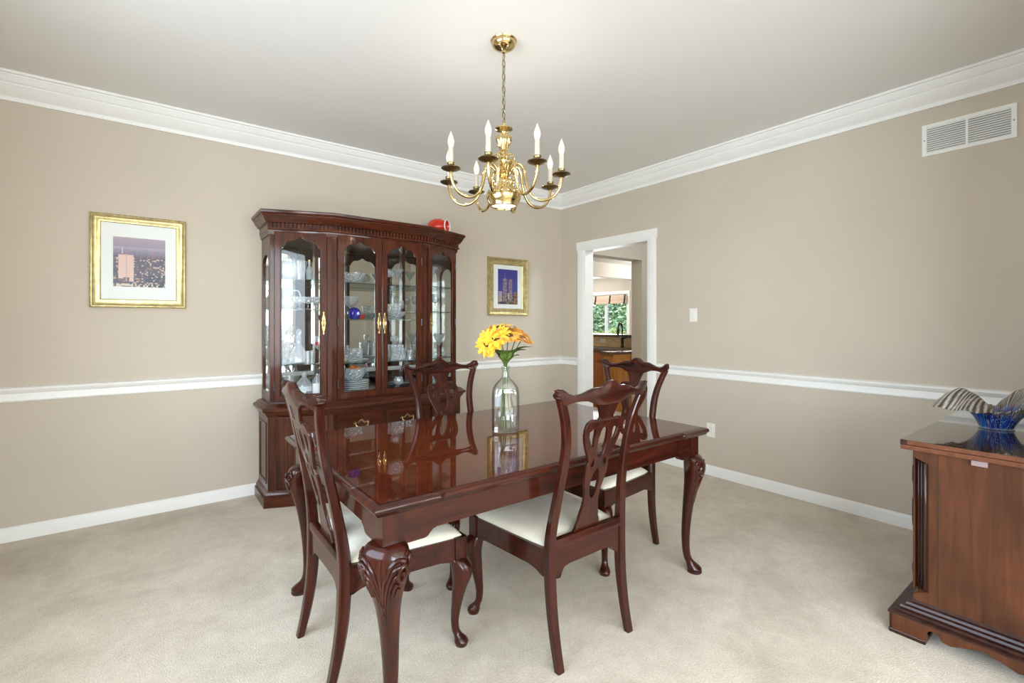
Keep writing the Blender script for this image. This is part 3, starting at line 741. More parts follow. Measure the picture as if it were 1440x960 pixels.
# base: drawers with brass pulls over doors, canted panel doors
def panel_door(P,Q,s0,s1,z0,z1,arch):
    Ln,f0=facet(P,Q); w=s1-s0; hw=w/2; f=lambda x,y,d:f0(s0+hw+x,d,y)
    o=MB().box(-hw,hw,z0,z1,0,.016,fn=f).build('base_door',M['cz'],cab,smooth=0,bevel=.003)
    g=hw-.055
    top=[(g*math.cos(PI*i/10),(z1-.11)+(.06*math.sin(PI*i/10) if arch else 0)) for i in range(11)]
    lp=[(-g,z0+.06),(g,z0+.06)]+top
    lp2=[(x*(g-.022)/g,z0+.085+(y-z0-.06)*(z1-z0-.23)/(z1-z0-.17)) for x,y in lp]
    vs,fs=shape([lp,lp2],.010,.002); MB().add([f(x,y,.018+d) for x,y,d in vs],fs).build('raised_panel',M['cz'],o,smooth=0)
    MB().lathe([(.006,0),(.006,.012),(.013,.018),(.012,.026),(0,.029)],14,fn=lambda x,y,z:f(hw*.8+x,(z0+z1)/2+y,.016+z)).build('knob',M['brass'],o)
bp=plan(*BASE); LB=facet(bp[1],bp[2])[0]; LC=facet(bp[2],bp[3])[0]
panel_door(bp[1],bp[2],.055,LB-.035,.125,.622,True); panel_door(bp[3],bp[4],.035,LB-.055,.125,.622,True)
for k in range(2):
    s0=.03+k*(LC/2-.015); s1=s0+LC/2-.045
    Ln,f0=facet(bp[2],bp[3]); w=s1-s0
    o=MB().box(s0,s1,.0,.014,.455,.618,fn=f0).build('drawer',M['cx'],cab,smooth=0,bevel=.003)
    MB().box(s0+.016,s1-.016,.014,.019,.471,.602,fn=f0).build('drawer_panel',M['cx'],o,smooth=0,bevel=.003)
    sc_=s0+w/2; g=lambda x,z,d:f0(sc_+x,.02+d,.545+z)
    m=MB()
    pts=[(-.062,.006),(-.048,.018),(-.034,.010),(-.022,.014),(-.010,.028),(0,.032),(.010,.028),(.022,.014),(.034,.010),(.048,.018),(.062,.006),(.048,-.004),(.034,.004),(.020,.002),(.008,.014),(0,.018),(-.008,.014),(-.020,.002),(-.034,.004),(-.048,-.004)]
    vs,fs=shape([pts],.003,.0008); m.add([g(x,y,d+.002) for x,y,d in vs],fs)
    m.tube(smooth_path([g(-.046,.006,.008),g(-.044,-.012,.018),g(-.02,-.022,.022),g(.02,-.022,.022),g(.044,-.012,.018),g(.046,.006,.008)],4),.0035,8)
    m.build('drawer_pull',M['brass'],o,smooth=40)
    panel_door(bp[2],bp[3],s0,s1,.125,.438,False)
for sgn,(a,b) in ((-1,(0,1)),(1,(4,5))):
    Ln,f=facet(bp[a],bp[b])
    vs,fs=shape([[(.05,.15),(Ln-.05,.15),(Ln-.05,.58),(.05,.58)],[(.068,.168),(Ln-.068,.168),(Ln-.068,.562),(.068,.562)]],.006,.001)
    MB().add([f(x,.002+d,y) for x,y,d in vs],fs).build('side_panel',M['cz'],cab,smooth=0)

# ------------------------------------------------------------------ glassware and china inside the cabinet
def at(x,y): return (X0+x,y)
def glassware(name,label,cat,x,y,z,parts,rot=0,group='glass and china in the cabinet'):
    """parts: list of (part name, MB, material); first one is the body when single"""
    if len(parts)==1:
        o=parts[0][1].build(name,parts[0][2],smooth=50,loc=(X0+x,y,z+.0005),rot=(0,0,rot)); tag(o,label,cat,group); return o
    t=thing(name,label,cat,(X0+x,y,z+.0005),rot,group)
    for pn_,mb,mt in parts: mb.build(pn_,mt,t,smooth=50)
    return t
def vessel(prof,n=22,th=.003,flute=0,amp=.06):
    """open vessel: outer profile going up, inner coming down"""
    inn=[(max(.001,r-th),z+(th if i==0 else 0)) for i,(r,z) in enumerate(prof)]
    pr=[(.001,prof[0][1])]+prof+inn[::-1]+[(.001,prof[0][1]+th)]
    m=MB(); rings=[]
    for r,z in pr: rings.append([(r*(1+(amp*math.cos(flute*2*PI*j/n) if flute else 0))*math.cos(2*PI*j/n),r*(1+(amp*math.cos(flute*2*PI*j/n) if flute else 0))*math.sin(2*PI*j/n),z) for j in range(n)])
    return m.loft(rings)
def goblet(h,rb,bowl,foot=.030,n=20):
    m=MB(); m.lathe([(.001,0),(foot,0),(foot*.9,.003),(.006,.008),(.0035,.014),(.0035,h*.45),(.006,h*.5)],n)
    return m
def stemware(kind,h):
    foot=goblet(h,0,0)
    if kind=='martini': b=vessel([(.006,h*.5),(.030,h*.75),(.054,h)],22,.002)
    elif kind=='wine': b=vessel([(.006,h*.5),(.028,h*.58),(.036,h*.72),(.034,h*.88),(.030,h)],22,.002)
    elif kind=='flute': b=vessel([(.006,h*.4),(.018,h*.5),(.022,h*.75),(.020,h)],18,.002)
    else: b=vessel([(.006,h*.45),(.03,h*.55),(.042,h*.75),(.045,h)],22,.002)
    return foot,b
def stem_thing(kind,h,label,x,y,z,cat='glass',bm='gl',fm='gl',name=None):
    f,b=stemware(kind,h); return glassware(name or kind+'_glass',label,cat,x,y,z,[('bowl',b,M[bm]),('stem',f,M[fm])])
F0=.752
# --- left bay
s1,s2,s3=SS
glassware('tureen','white lidded tureen on the top shelf of the left bay','tureen',-.64,-.17,s1,[('bowl',vessel([(.03,0),(.05,.004),(.09,.04),(.098,.08),(.094,.10)],26,.004),M['porc']),('lid',MB().lathe([(.094,.10),(.096,.105),(.075,.128),(.035,.145),(.012,.15),(.010,.156),(.017,.165),(.012,.175),(.001,.178)],26),M['porc'])])
glassware('flared_vase','clear flared glass vase on the top shelf of the left bay','vase',-.555,-.26,s1,[('vase',vessel([(.034,0),(.036,.02),(.043,.08),(.056,.142)],28,.003),M['gl'])])
glassware('slim_bottle','slim cream bottle on the top shelf of the left bay','bottle',-.46,-.16,s1,[('body',MB().lathe([(.001,0),(.024,0),(.025,.09),(.018,.11),(.010,.12),(.010,.15)],16),M['frost']),('cap',MB().lathe([(.012,.15),(.012,.17),(.001,.171)],12),M['gold'])])
def pitcher(h,r): 
    b=vessel([(r*.55,0),(r*.8,.01),(r,.3*h),(r*.85,.6*h),(r*.55,.82*h),(r*.7,h)],26,.003)
    return b,MB().tube(smooth_path([(r*.6,0,h*.85),(r*1.25,0,h*.88),(r*1.5,0,h*.6),(r*1.2,0,h*.35),(r*.95,0,h*.3)],5),.005,8)
b,hd=pitcher(.165,.075); glassware('water_pitcher','large milky glass pitcher on the middle shelf of the left bay','pitcher',-.645,-.19,s2,[('body',b,M['frost']),('handle',hd,M['frost'])])
for i,(x,y) in enumerate(((-.565,-.29),(-.505,-.30),(-.45,-.33))):
    f,b=stemware('sherbet',.095); w=['cut glass dessert cup nearest the pitcher on the middle left shelf','cut glass dessert cup in the middle of the left bay trio','cut glass dessert cup nearest the brass handle on the middle left shelf'][i]
    glassware('dessert_cup',w,'glass',x,y,s2,[('bowl',b,M['cr']),('foot',f,M['gl'])],group='dessert cups in the left bay')
glassware('crystal_vase','tall fluted crystal vase at the left edge of the lower left shelf','vase',-.655,-.22,s3,[('vase',vessel([(.04,0),(.044,.01),(.038,.09),(.05,.20),(.068,.285)],40,.004,10,.05),M['cr'])])
glassware('decanter','pear shaped glass decanter with tall stopper on the lower left shelf','decanter',-.565,-.275,s3,[('body',vessel([(.045,0),(.068,.012),(.07,.05),(.045,.10),(.018,.14),(.016,.185),(.024,.195)],26,.003),M['gl']),('stopper',MB().lathe([(.012,.18),(.014,.20),(.008,.205),(.022,.225),(.018,.25),(.001,.262)],12),M['cr'])])
stem_thing('wine',.205,'wine glass with a coral band beside the brass handle on the lower left shelf',-.435,-.35,s3,bm='gl')
MB_=MB().lathe([(.0362,.138),(.0364,.150),(.0362,.162)],22,cap=False)
bd=MB_.build('coral_band',M['redgl'],bpy.data.objects['wine_glass'],smooth=50)
for i,(x,y) in enumerate(((-.525,-.36),(-.478,-.30))):
    glassware('tumbler',['small clear tumbler in front of the decanter','small clear tumbler between decanter and coral banded wine glass'][i],'glass',x,y,s3,[('tumbler',vessel([(.022,0),(.026,.095)],18,.0025),M['gl'])])
glassware('carafe','round bottled carafe on the bottom of the left bay','carafe',-.535,-.31,F0,[('body',vessel([(.04,0),(.054,.01),(.056,.085),(.03,.125),(.017,.14),(.017,.175),(.022,.18)],24,.003),M['gl']),('label',MB().lathe([(.0565,.04),(.0567,.075)],24,cap=False),M['frost'])])
glassware('spirit_bottle','dark capped clear bottle on the bottom of the left bay','bottle',-.45,-.35,F0,[('body',vessel([(.03,0),(.035,.008),(.036,.11),(.014,.145),(.013,.17)],20,.003),M['gl']),('cap',MB().lathe([(.014,.165),(.0145,.20),(.001,.201)],14),M['slate']),('label',MB().lathe([(.0365,.02),(.0367,.095)],20,cap=False),M['porc'])])
glassware('highball_glass','pale ribbed highball glass at the left corner of the cabinet floor','glass',-.625,-.25,F0,[('glass',vessel([(.03,0),(.036,.15)],36,.003,12,.04),M['gl'])])
# --- centre left
c1,c2,c3=CS
def petal_bowl(r,h,np_,n=64):
    m=MB(); rings=[]
    prof=[(.3,0),(.45,.02),(.7,.35),(.9,.7),(1,1)]
    for a,b in prof+[(p*.96,q+.02) for p,q in reversed(prof)]:
        rings.append([(r*a*(1+.10*a*abs(math.cos(np_/2*2*PI*j/n)))*math.cos(2*PI*j/n),r*a*(1+.1*a*abs(math.cos(np_/2*2*PI*j/n)))*math.sin(2*PI*j/n),h*(b+(.22*a**3*abs(math.cos(np_/2*2*PI*j/n))))) for j in range(n)])
    return m.loft(rings)
glassware('petal_bowl','petal edged crystal bowl on the top shelf behind the left centre door','bowl',-.165,-.26,c1,[('bowl',petal_bowl(.105,.075,8),M['cr'])])
b=MB().lathe([(.001,0),(.030,0),(.042,.012),(.050,.035),(.050,.055),(.042,.075),(.022,.090),(.001,.094)],28)
glassware('cobalt_globe','cobalt blue glass globe on the middle shelf behind the left centre door','glass globe',-.175,-.34,c2,[('globe',b,M['cobalt']),('mouth_ring',MB().lathe([(.0,.0),(.020,.0),(.026,.004),(.022,.008),(0,.006)],18,fn=lambda x,y,z:(x,-.049-z,.045+y)),M['cobalt'])])
f,b=stemware('martini',.19); glassware('ribbed_coupe','ribbed clear coupe standing behind the cobalt globe','glass',-.155,-.20,c2,[('bowl',vessel([(.006,.095),(.04,.12),(.058,.15),(.062,.185)],48,.002,16,.03),M['gl']),('stem',f,M['gl'])])
for i,(x,y) in enumerate(((-.265,-.25),(-.10,-.27))):
    glassware('ruby_cup',['ruby red cup left of the cobalt globe','ruby red cup right of the cobalt globe'][i],'cup',x,y,c2,[('cup',vessel([(.028,0),(.036,.012),(.040,.04)],22,.003),M['redgl'])],group='ruby cups')
m=MB(); m.box(-.085,.085,-.05,.05,.0,.012); glassware('serving_tray','clear glass serving tray under the covered butter dish','tray',-.165,-.27,c3,[('tray',MB().lathe([(.001,0),(.10,0),(.125,.02),(.122,.023),(.097,.005),(.001,.005)],30),M['cr'])])
bx=MB().box(-.07,.07,-.04,.04,.0,.085); bt=thing('butter_dish','rectangular covered glass dish on the clear tray','covered dish',(X0-.165,-.27,c3+.025),0,'glass and china in the cabinet')
bx.build('cover',M['cr'],bt,smooth=0,bevel=.008)
MB().box(-.078,.078,-.048,.048,-.008,.0).build('base',M['gl'],bt,smooth=0,bevel=.003)
MB().lathe([(.008,.085),(.006,.092),(.013,.1),(.010,.108),(.001,.111)],14,(-.035,0,0)).build('knob',M['cr'],bt)
o=MB().box(-.028,.028,-.02,.02,0,.062).build('trinket_box',M['amber'],smooth=0,bevel=.004,loc=(X0-.285,-.36,c3+.001)); tag(o,'small amber wooden trinket box at the left of the lower centre shelf','box','glass and china in the cabinet')
for i in range(6):
    z=F0+.006+i*.0145
    w=['bottom plate of the dinner plate stack on the cabinet floor','second plate up in the dinner plate stack','third plate up in the dinner plate stack','fourth plate up in the dinner plate stack','plate just under the top one in the dinner plate stack','top plate of the dinner plate stack carrying the crystal bowl'][i]
    o=MB().lathe([(.001,0),(.075,0),(.085,.006),(.122,.012),(.122,.015),(.084,.010),(.001,.006)],32).build('dinner_plate',M['frost'] if i%2 else M['porc'],smooth=50,loc=(X0-.165,-.29,z)); tag(o,w,'plate','stacked dinner plates')
bw=glassware('crystal_bowl','faceted crystal bowl on top of the dinner plate stack','bowl',-.155,-.29,F0+.006+5*.0145+.007,[('bowl',vessel([(.04,0),(.055,.01),(.085,.06),(.09,.10)],28,.004),M['cr'])])
m=MB()
for i in range(9):
    a=R.uniform(0,6.28); r=R.uniform(0,.045); m.lathe([(.001,0),(.014,.006),(.016,.016),(.012,.026),(.001,.03)],8,(r*math.cos(a),r*math.sin(a),.075+R.uniform(0,.02)))
o=m.build('potpourri',M['orange'],smooth=40,loc=(X0-.155,-.29,F0+.085)); o['kind']='stuff'; o['label']='orange potpourri filling the crystal bowl on the plates'; o['category']='potpourri'
glassware('sugar_bowl','small crystal sugar bowl left of the plate stack','bowl',-.30,-.38,F0,[('bowl',vessel([(.02,0),(.03,.008),(.04,.04),(.038,.07)],24,.003),M['cr'])])
# --- centre right
glassware('pedestal_bowl','upturned round cut crystal compote on a tall foot behind the right centre door','compote',.115,-.28,c1,[('bowl',MB().lathe([(.012,.075),(.05,.078),(.062,.09),(.062,.11),(.048,.13),(.02,.142),(.001,.145)],30),M['cr']),('foot',MB().lathe([(.001,0),(.045,0),(.042,.006),(.012,.02),(.009,.05),(.014,.076)],22),M['gl'])])
stem_thing('martini',.145,'martini glass beside the cut crystal compote',.225,-.25,c1)
glassware('salad_bowl','wide cut crystal bowl on the middle shelf behind the right centre door','bowl',.16,-.32,c2,[('bowl',vessel([(.045,0),(.05,.006),(.085,.035),(.11,.065)],36,.004),M['cr'])])
o=MB().box(-.045,.045,-.03,.03,0,.085).build('crystal_block',M['cr'],smooth=0,bevel=.006,loc=(X0+.165,-.32,c2+.045)); tag(o,'square crystal block standing up in the wide bowl','crystal block','glass and china in the cabinet')
stem_thing('wine',.165,'wine glass behind the wide crystal bowl',.27,-.20,c2)
glassware('lilac_cup','small lilac cup left of the wide crystal bowl','cup',.055,-.36,c2,[('cup',vessel([(.018,0),(.026,.01),(.030,.045)],20,.003),M['cobalt'])])
t=thing('square_decanter','square cut crystal decanter with ball stopper on the lower centre shelf','decanter',(X0+.165,-.33,c3+.001),.15,'glass and china in the cabinet')
MB().box(-.062,.062,-.045,.045,0,.13).build('body',M['cr'],t,smooth=0,bevel=.008)
MB().lathe([(.02,.13),(.016,.145),(.022,.15)],16).build('neck',M['gl'],t)
MB().box(-.026,.026,-.026,.026,.155,.20).build('stopper',M['cr'],t,smooth=0,bevel=.01)
for i,(x,y,h) in enumerate(((.255,-.30,.10),(.29,-.36,.085))):
    glassware('cordial_glass',['conical cordial glass right of the square decanter','shorter cordial glass nearest the right centre door stile'][i],'glass',x,y,c3,[('glass',vessel([(.028,0),(.020,h*.5),(.03,h)],20,.002),M['gl'])])
glassware('pewter_dish','dark pewter dish left of the square decanter','dish',.055,-.34,c3,[('dish',vessel([(.03,0),(.05,.02),(.055,.028)],24,.003),M['slate'])])
for i,(x,y,r) in enumerate(((.10,-.33,.075),(.24,-.34,.06))):
    glassware('serving_dish',['wide dark serving dish on the cabinet floor behind the right centre door','smaller dark serving dish with glass rim on the cabinet floor'][i],'dish',x,y,F0,[('dish',vessel([(r*.6,0),(r*.8,.012),(r,.045)],26,.004),M['slate']),('rim',MB().lathe([(r,.044),(r+.006,.048),(r,.052)],26,cap=False),M['gl'])])
glassware('snifter','round snifter glass near the front of the cabinet floor','glass',.17,-.40,F0,[('bowl',vessel([(.006,.035),(.032,.05),(.038,.075),(.028,.105)],20,.002),M['gl']),('stem',MB().lathe([(.001,0),(.028,0),(.006,.006),(.005,.036)],16),M['gl'])])
# --- right bay
for i,(x,y) in enumerate(((.49,-.30),(.555,-.24))):
    stem_thing('martini',.175,['martini glass nearest the door handle on the top right bay shelf','martini glass nearest the cabinet side on the top right bay shelf'][i],x,y,s1)
for i,(x,y) in enumerate(((.47,-.33),(.53,-.26),(.60,-.22))):
    stem_thing('wine',.16,['wine goblet nearest the door on the middle right bay shelf','middle wine goblet of three in the right bay','wine goblet nearest the cabinet side on the middle right bay shelf'][i],x,y,s2,name='wine_goblet')
stem_thing('martini',.205,'martini glass with a red twisted stem on the lower right bay shelf',.60,-.29,s3,bm='gl',fm='redgl',name='red_stem_glass')
for i,(x,y) in enumerate(((.475,-.33),(.53,-.30))):
    t=glassware('candle_holder',['white tapered candle nearest the door on the lower right bay shelf','white tapered candle beside the red stemmed glass'][i],'candle',x,y,s3,[('candle',MB().lathe([(.012,.02),(.019,.03),(.016,.12),(.006,.15),(.001,.152)],14),M['porc']),('holder',MB().lathe([(.001,0),(.028,0),(.028,.006),(.014,.012),(.014,.022)],16),M['gl'])])
glassware('tall_bottle','tall clear bottle on the floor of the right bay','bottle',.55,-.27,F0,[('body',vessel([(.03,0),(.034,.01),(.034,.12),(.012,.15),(.012,.19)],18,.003),M['gl']),('cap',MB().lathe([(.013,.185),(.013,.205),(.001,.206)],12),M['brassd'])])
# red vase lying on the cabinet top
rv=thing('red_vase','orange red vase with a white lip lying on top of the china cabinet','vase',(-1.70,-.22,2.093),.62)
vp=[(.001,-.115),(.04,-.112),(.062,-.09),(.074,-.05),(.072,.0),(.055,.035),(.050,.05),(.058,.066)]
up_=[(r,a) for r,a in vp]
m=MB().lathe([(r,a) for r,a in vp]+[(.052,.064),(.042,.045),(.001,.02)],28,fn=lambda x,y,z:(x,-z,.074+y)); m.build('body',M['red'],rv)
MB().lathe([(.051,.063),(.060,.061),(.066,.066),(.062,.072),(.053,.071),(.051,.063)],28,fn=lambda x,y,z:(x,-z,.074+y),cap=False).build('lip',M['porc'],rv)

# ------------------------------------------------------------------ chandelier
ct=thing('chandelier','polished brass chandelier with eight lit candle arms hanging above the table','chandelier',(-2.346,-2.064,0))
MB().lathe([(.001,H),(.066,H),(.069,H-.004),(.067,H-.009),(.063,H-.012),(.062,H-.022),(.054,H-.034),(.040,H-.043),(.020,H-.050),(.012,H-.053),(.009,H-.064),(.001,H-.068)],32).build('canopy',M['brass'],ct)
m=MB(); z=H-.066; k=0
while z>2.335:
    lk=[]
    for j in range(12):
        a=2*PI*j/12; x=.0085*math.cos(a); zz=.021*math.sin(a)
        lk.append((x,0,z-.019+zz) if k%2 else (0,x,z-.019+zz))
    m.tube(lk,.0022,6,closed=True); z-=.0335; k+=1
m.tube([(.003*math.sin(i*1.3),.003*math.cos(i*1.3),H-.06-(H-.06-2.31)*i/20) for i in range(21)],.0016,5)
m.build('chain',M['brassd'],ct)
col=[(.001,2.330),(.006,2.328),(.008,2.318),(.006,2.312),(.016,2.306),(.036,2.302),(.046,2.296),(.046,2.290),(.034,2.283),(.016,2.278),(.012,2.270),(.020,2.262),(.034,2.256),(.040,2.246),(.040,2.236),(.035,2.218),(.024,2.196),(.018,2.184),(.021,2.178),(.016,2.172),(.016,2.160),(.028,2.150),(.030,2.138),(.020,2.130),(.018,2.118),(.028,2.110),(.034,2.096),(.028,2.082),(.020,2.074),(.028,2.064),(.034,2.054),(.026,2.046),(.036,2.036),(.050,2.026),(.056,2.012),(.056,2.004)]
rings=[]
for r,z in col:
    fl=.055 if 2.190<z<2.262 else .03 if 1.99<z<2.03 else 0
    rings.append([(r*(1+fl*math.cos(14*2*PI*j/56))*math.cos(2*PI*j/56),r*(1+fl*math.cos(14*2*PI*j/56))*math.sin(2*PI*j/56),z) for j in range(56)])
MB().loft(rings).build('column',M['brass'],ct)
MB().lathe([(.050,2.012),(.058,2.006),(.060,1.996),(.066,1.985),(.082,1.972),(.090,1.955),(.089,1.935),(.080,1.915),(.070,1.900),(.070,1.893),(.066,1.891),(.063,1.900),(.076,1.935),(.06,1.98),(.001,1.99)],32).build('downlight_bowl',M['brass'],ct)
MB().lathe([(.064,1.899),(.04,1.895),(.001,1.894)],28).build('downlight_lens',M['lens'],ct)
m=MB()
for i in range(8):
    a=2*PI*(i+.5)/8; c_,s_=math.cos(a),math.sin(a)
    pts=[(.024,2.155),(.050,2.160),(.060,2.135),(.050,2.110),(.038,2.100),(.040,2.075),(.058,2.060),(.060,2.035),(.048,2.030)]
    m.tube([(r*c_,r*s_,z) for r,z,_ in smooth_path([(r,z,0) for r,z in pts],3)],.0035,6)
m.build('scroll_ornament',M['brass'],ct,smooth=50)
armp=smooth_path([(.030,2.060,0),(.048,2.090,0),(.072,2.108,0),(.094,2.100,0),(.108,2.066,0),(.118,2.010,0),(.138,1.955,0),(.172,1.922,0),(.215,1.914,0),(.258,1.930,0),(.286,1.965,0),(.297,2.005,0),(.299,2.026,0)],4)
base_a=math.atan2(-(-2.064+4.048),-(-2.346+3.806))   # direction from the chandelier to the viewer
for i in range(8):
    a=base_a-math.radians(13.7)+i*PI/4+ (0)
    c_,s_=math.cos(a),math.sin(a)
    ar=MB().tube([(r*c_,r*s_,z) for r,z,_ in armp],.0075,10).build('arm',M['brass'],ct,smooth=50)
    x,y=.299*c_,.299*s_
    MB().lathe([(.001,2.022),(.012,2.022),(.024,2.029),(.042,2.034),(.047,2.038),(.046,2.041),(.030,2.037),(.016,2.037),(.016,2.044),(.019,2.050),(.016,2.054),(.019,2.060),(.019,2.066),(.001,2.066)],24,(x,y,0)).build('drip_pan',M['brassd'],ar)
    MB().lathe([(.001,2.066),(.0125,2.066),(.0125,2.135),(.011,2.138),(.001,2.138)],16,(x,y,0)).build('candle_sleeve',M['candle'],ar)
    MB().lathe([(.001,2.138),(.009,2.138),(.0125,2.146),(.0165,2.162),(.0165,2.174),(.012,2.190),(.006,2.204),(.002,2.214),(.001,2.218)],16,(x,y,0)).build('bulb',M['bulb'],ar)

# ------------------------------------------------------------------ framed pictures
def hsh(i,j,k=0):
    random_=math.sin(i*127.1+j*311.7+k*74.7)*43758.5453; return random_-math.floor(random_)
def print_mesh(name,parent,w,h,nx,ny,fn,y):
    m=MB()
    for j in range(ny+1):
        for i in range(nx+1): m.v.append((-w/2+w*i/nx,y,-h/2+h*j/ny))
    for j in range(ny):
        for i in range(nx): m.f.append([j*(nx+1)+i,j*(nx+1)+i+1,(j+1)*(nx+1)+i+1,(j+1)*(nx+1)+i]); m.m.append(0)
    o=m.build(name,M['vc'],parent,smooth=0)
    ca=o.data.color_attributes.new('Col','FLOAT_COLOR','CORNER')
    for p in o.data.polygons:
        c=o.data.vertices; cx=sum(c[v].co.x for v in p.vertices)/4; cz=sum(c[v].co.z for v in p.vertices)/4
        u=(cx+w/2)/w; v=(cz+h/2)/h
        col=fn(u,v,int(u*nx),int(v*ny))
        for li in p.loop_indices: ca.data[li].color=srgb(*col)
    return o
def city_day(u,v,i,j):
    if v>.80: 
        t=(v-.8)/.2; return (150+30*t,140+18*t,158+8*t)
    if .10<u<.385 and .12<v<.66:
        if .24<u<.26: return (206,172,160)
        if v>.645: return (150,128,130)
        if u<.26 and v<.17: return (120,104,110)
        k=hsh(i,j)*10
        if v<.2 and .2<u<.3: return (110,98,108)
        return (232-k,196-k,184-k)
    if .165<u<.185 and .66<v<.84: return (206,190,192)
    k=hsh(i//3,j//3); q=hsh(i,j,3)
    if v<.07 and k>.55: return (222,206,186)
    if v>.62: b=96+60*(v-.62)/.18; return (b+18*q+8*(k>.7)*4,b-4+16*q,b+14+16*q)
    if k>.86: return (206,176,160)
    if k>.76: return (150,120,118)
    if u>.6 and v<.25: return (58+18*q,66+18*q,84+16*q)
    return (66+52*q,66+44*q,82+44*q)
def city_night(u,v,i,j):
    q=hsh(i//2,j//2,5); k=hsh(i//2,j//3,2)
    for a,b,t in ((.27,.46,.74),(.55,.72,.72)):
        if a<u<b and .08<v<t:
            if j%9==0: return (92,84,116)
            return (186-50*q,160-40*q,150-30*q) if q>.35 else (92,84,120)
    if .355<u<.375 and v<.88 and v>.7: return (150,140,170)
    if .06<u<.22 and v<.37 and v>.08: return (196-50*q,176-50*q,180-50*q)
    if .52<u<.7 and v<.33 and v>.15: return (226-40*q,206-40*q,168-40*q)
    if u>.82 and v<.36: return (90+90*(k>.6),62+60*(k>.6),50+30*(k>.6))
    if v<.30-.12*abs(u-.5): return (200,160,100) if q>.86 else (52+30*q,44+24*q,58+30*q)
    t=v; return (52+12*(1-t)+6*q,50+10*(1-t)+6*q,150-14*t+6*q)
def picture(name,label,xc,zc,w,h,fw,prints,rimw):
    t=thing(name,label,'picture',(xc,0,zc))
    m=MB(); hw,hh=w/2,h/2
    # mitred frame: profile swept round in the wall plane (sweep in xz)
    pth=[(-hw,-hh),(hw,-hh),(hw,hh),(-hw,hh)]
    pr=[(0,.002),(0,.020),(-.004,.026),(-.012,.028),(-fw*.4,.020),(-fw*.55,.017),(-fw*.8,.020),(-fw*.92,.018),(-fw,.012),(-fw,.004)]
    q=MB().sweep(pth,pr,closed=True); q.v=[(x,-z,y) for x,y,z in q.v]
    q.build('frame',M['gold'],t,smooth=30)
    # beaded outer edge
    bd=MB(); nb=int(w/.011)
    for (a,b),(c,d) in zip(pth,pth[1:]+pth[:1]):
        ln=math.hypot(c-a,d-b); kk=int(ln/.0115)
        for i in range(kk):
            s=(i+.5)/kk; x=a+(c-a)*s; z=b+(d-b)*s
            bd.lathe([(.001,0),(.0042,.001),(.0048,.0035),(.003,.006),(.001,.007)],6,fn=lambda X,Y,Z,x=x,z=z:(x*.985+X,-.024-Z,z*.985+Y))
    bd.build('beaded_edge',M['gold'],t,smooth=60)
    iw,ih=hw-fw+.002,hh-fw+.002; pw,ph,nx,ny,fn,pz=prints
    q=MB(); y0_,y1_=-.0085,-.0055; zl,zh=pz-ph/2,pz+ph/2
    q.box(-iw,iw,y0_,y1_,-ih,zl); q.box(-iw,iw,y0_,y1_,zh,ih); q.box(-iw,-pw/2,y0_,y1_,zl,zh); q.box(pw/2,iw,y0_,y1_,zl,zh)
    q.build('mat_board',M['mat'],t,smooth=0,merge=True)
    o=print_mesh('print',t,pw+.006,ph+.006,nx,ny,fn,-.0045); o.location=(0,0,pz)
    MB().box(-iw,iw,-.004,-.002,-ih,ih).build('backing',M['mat'],t,smooth=0)
    MB().box(-iw,iw,-.0125,-.0112,-ih,ih).build('glazing',M['matglass'],t,smooth=0)
picture('framed_picture','larger gilt framed daytime skyline picture on the wall left of the cabinet',-3.852,1.697,.505,.606,.055,(.275,.325,96,112,city_day,-.002),.01)
picture('framed_picture','smaller gilt framed night skyline picture on the wall right of the cabinet',-.778,1.677,.525,.606,.075,(.262,.368,72,100,city_night,.0),.01)

# ------------------------------------------------------------------ wall plates and air return
sw=thing('light_switch','white rocker light switch plate on the wall right of the doorway','light switch',(0,-1.689,1.363))
MB().box(-.006,0,-.036,.036,-.059,.059).build('plate',M['plastic'],sw,smooth=0,bevel=.003)
MB().box(-.010,-.006,-.017,.017,-.033,.033).build('rocker',M['plastic'],sw,smooth=0,bevel=.002)
m=MB(); 
for z in (-.047,.047): m.lathe([(.003,0),(.003,.001),(.001,.0015)],8,fn=lambda x,y,zz,z=z:(-.006-zz,x,z+y)).cut()
build_each(m,'screw',M['plastic'],sw)
ol_=thing('wall_outlet','white double outlet low on the right wall behind the table leg','outlet',(0,-1.852,.383))
MB().box(-.006,0,-.037,.037,-.059,.059).build('plate',M['plastic'],ol_,smooth=0,bevel=.003)
for z in (-.021,.021):
    o=MB().box(-.009,-.006,-.017,.017,z-.015,z+.015).build('socket',M['plastic'],ol_,smooth=0,bevel=.004)
    MB().box(-.0095,-.009,-.008,-.006,z-.002,z+.008).box(-.0095,-.009,.006,.008,z-.002,z+.008).build('slot',M['dark'],o,smooth=0)
vt=thing('air_return_vent','white louvred air return grille high on the right wall','air vent',(0,-3.447,2.412))
vw,vh=.2035,.096
vs,fs=shape([[(-vw,-vh),(vw,-vh),(vw,vh),(-vw,vh)],[(-vw+.024,-vh+.020),(-.006,-vh+.020),(-.006,vh-.020),(-vw+.024,vh-.020)],[(.006,-vh+.020),(vw-.024,-vh+.020),(vw-.024,vh-.020),(.006,vh-.020)]],.008,.002)
MB().add([(-.004-d,x,y) for x,y,d in vs],fs).build('frame',M['white'],vt,smooth=0)
m=MB()
for k in range(12):
    z=-vh+.024+k*(2*vh-.048)/11
    for a,b in ((-vw+.022,-.004),(.004,vw-.022)):
        m.loft([[(-.008,y,z-.006),(-.007,y,z-.0068),(-.0005,y,z+.004),(-.0015,y,z+.0048)] for y in (a,b)])
m.build('louver',M['white'],vt,smooth=0)
MB().box(-.0006,-.0001,-vw+.02,vw-.02,-vh+.018,vh-.018).build('duct_opening',M['dark'],vt,smooth=0)
m=MB()
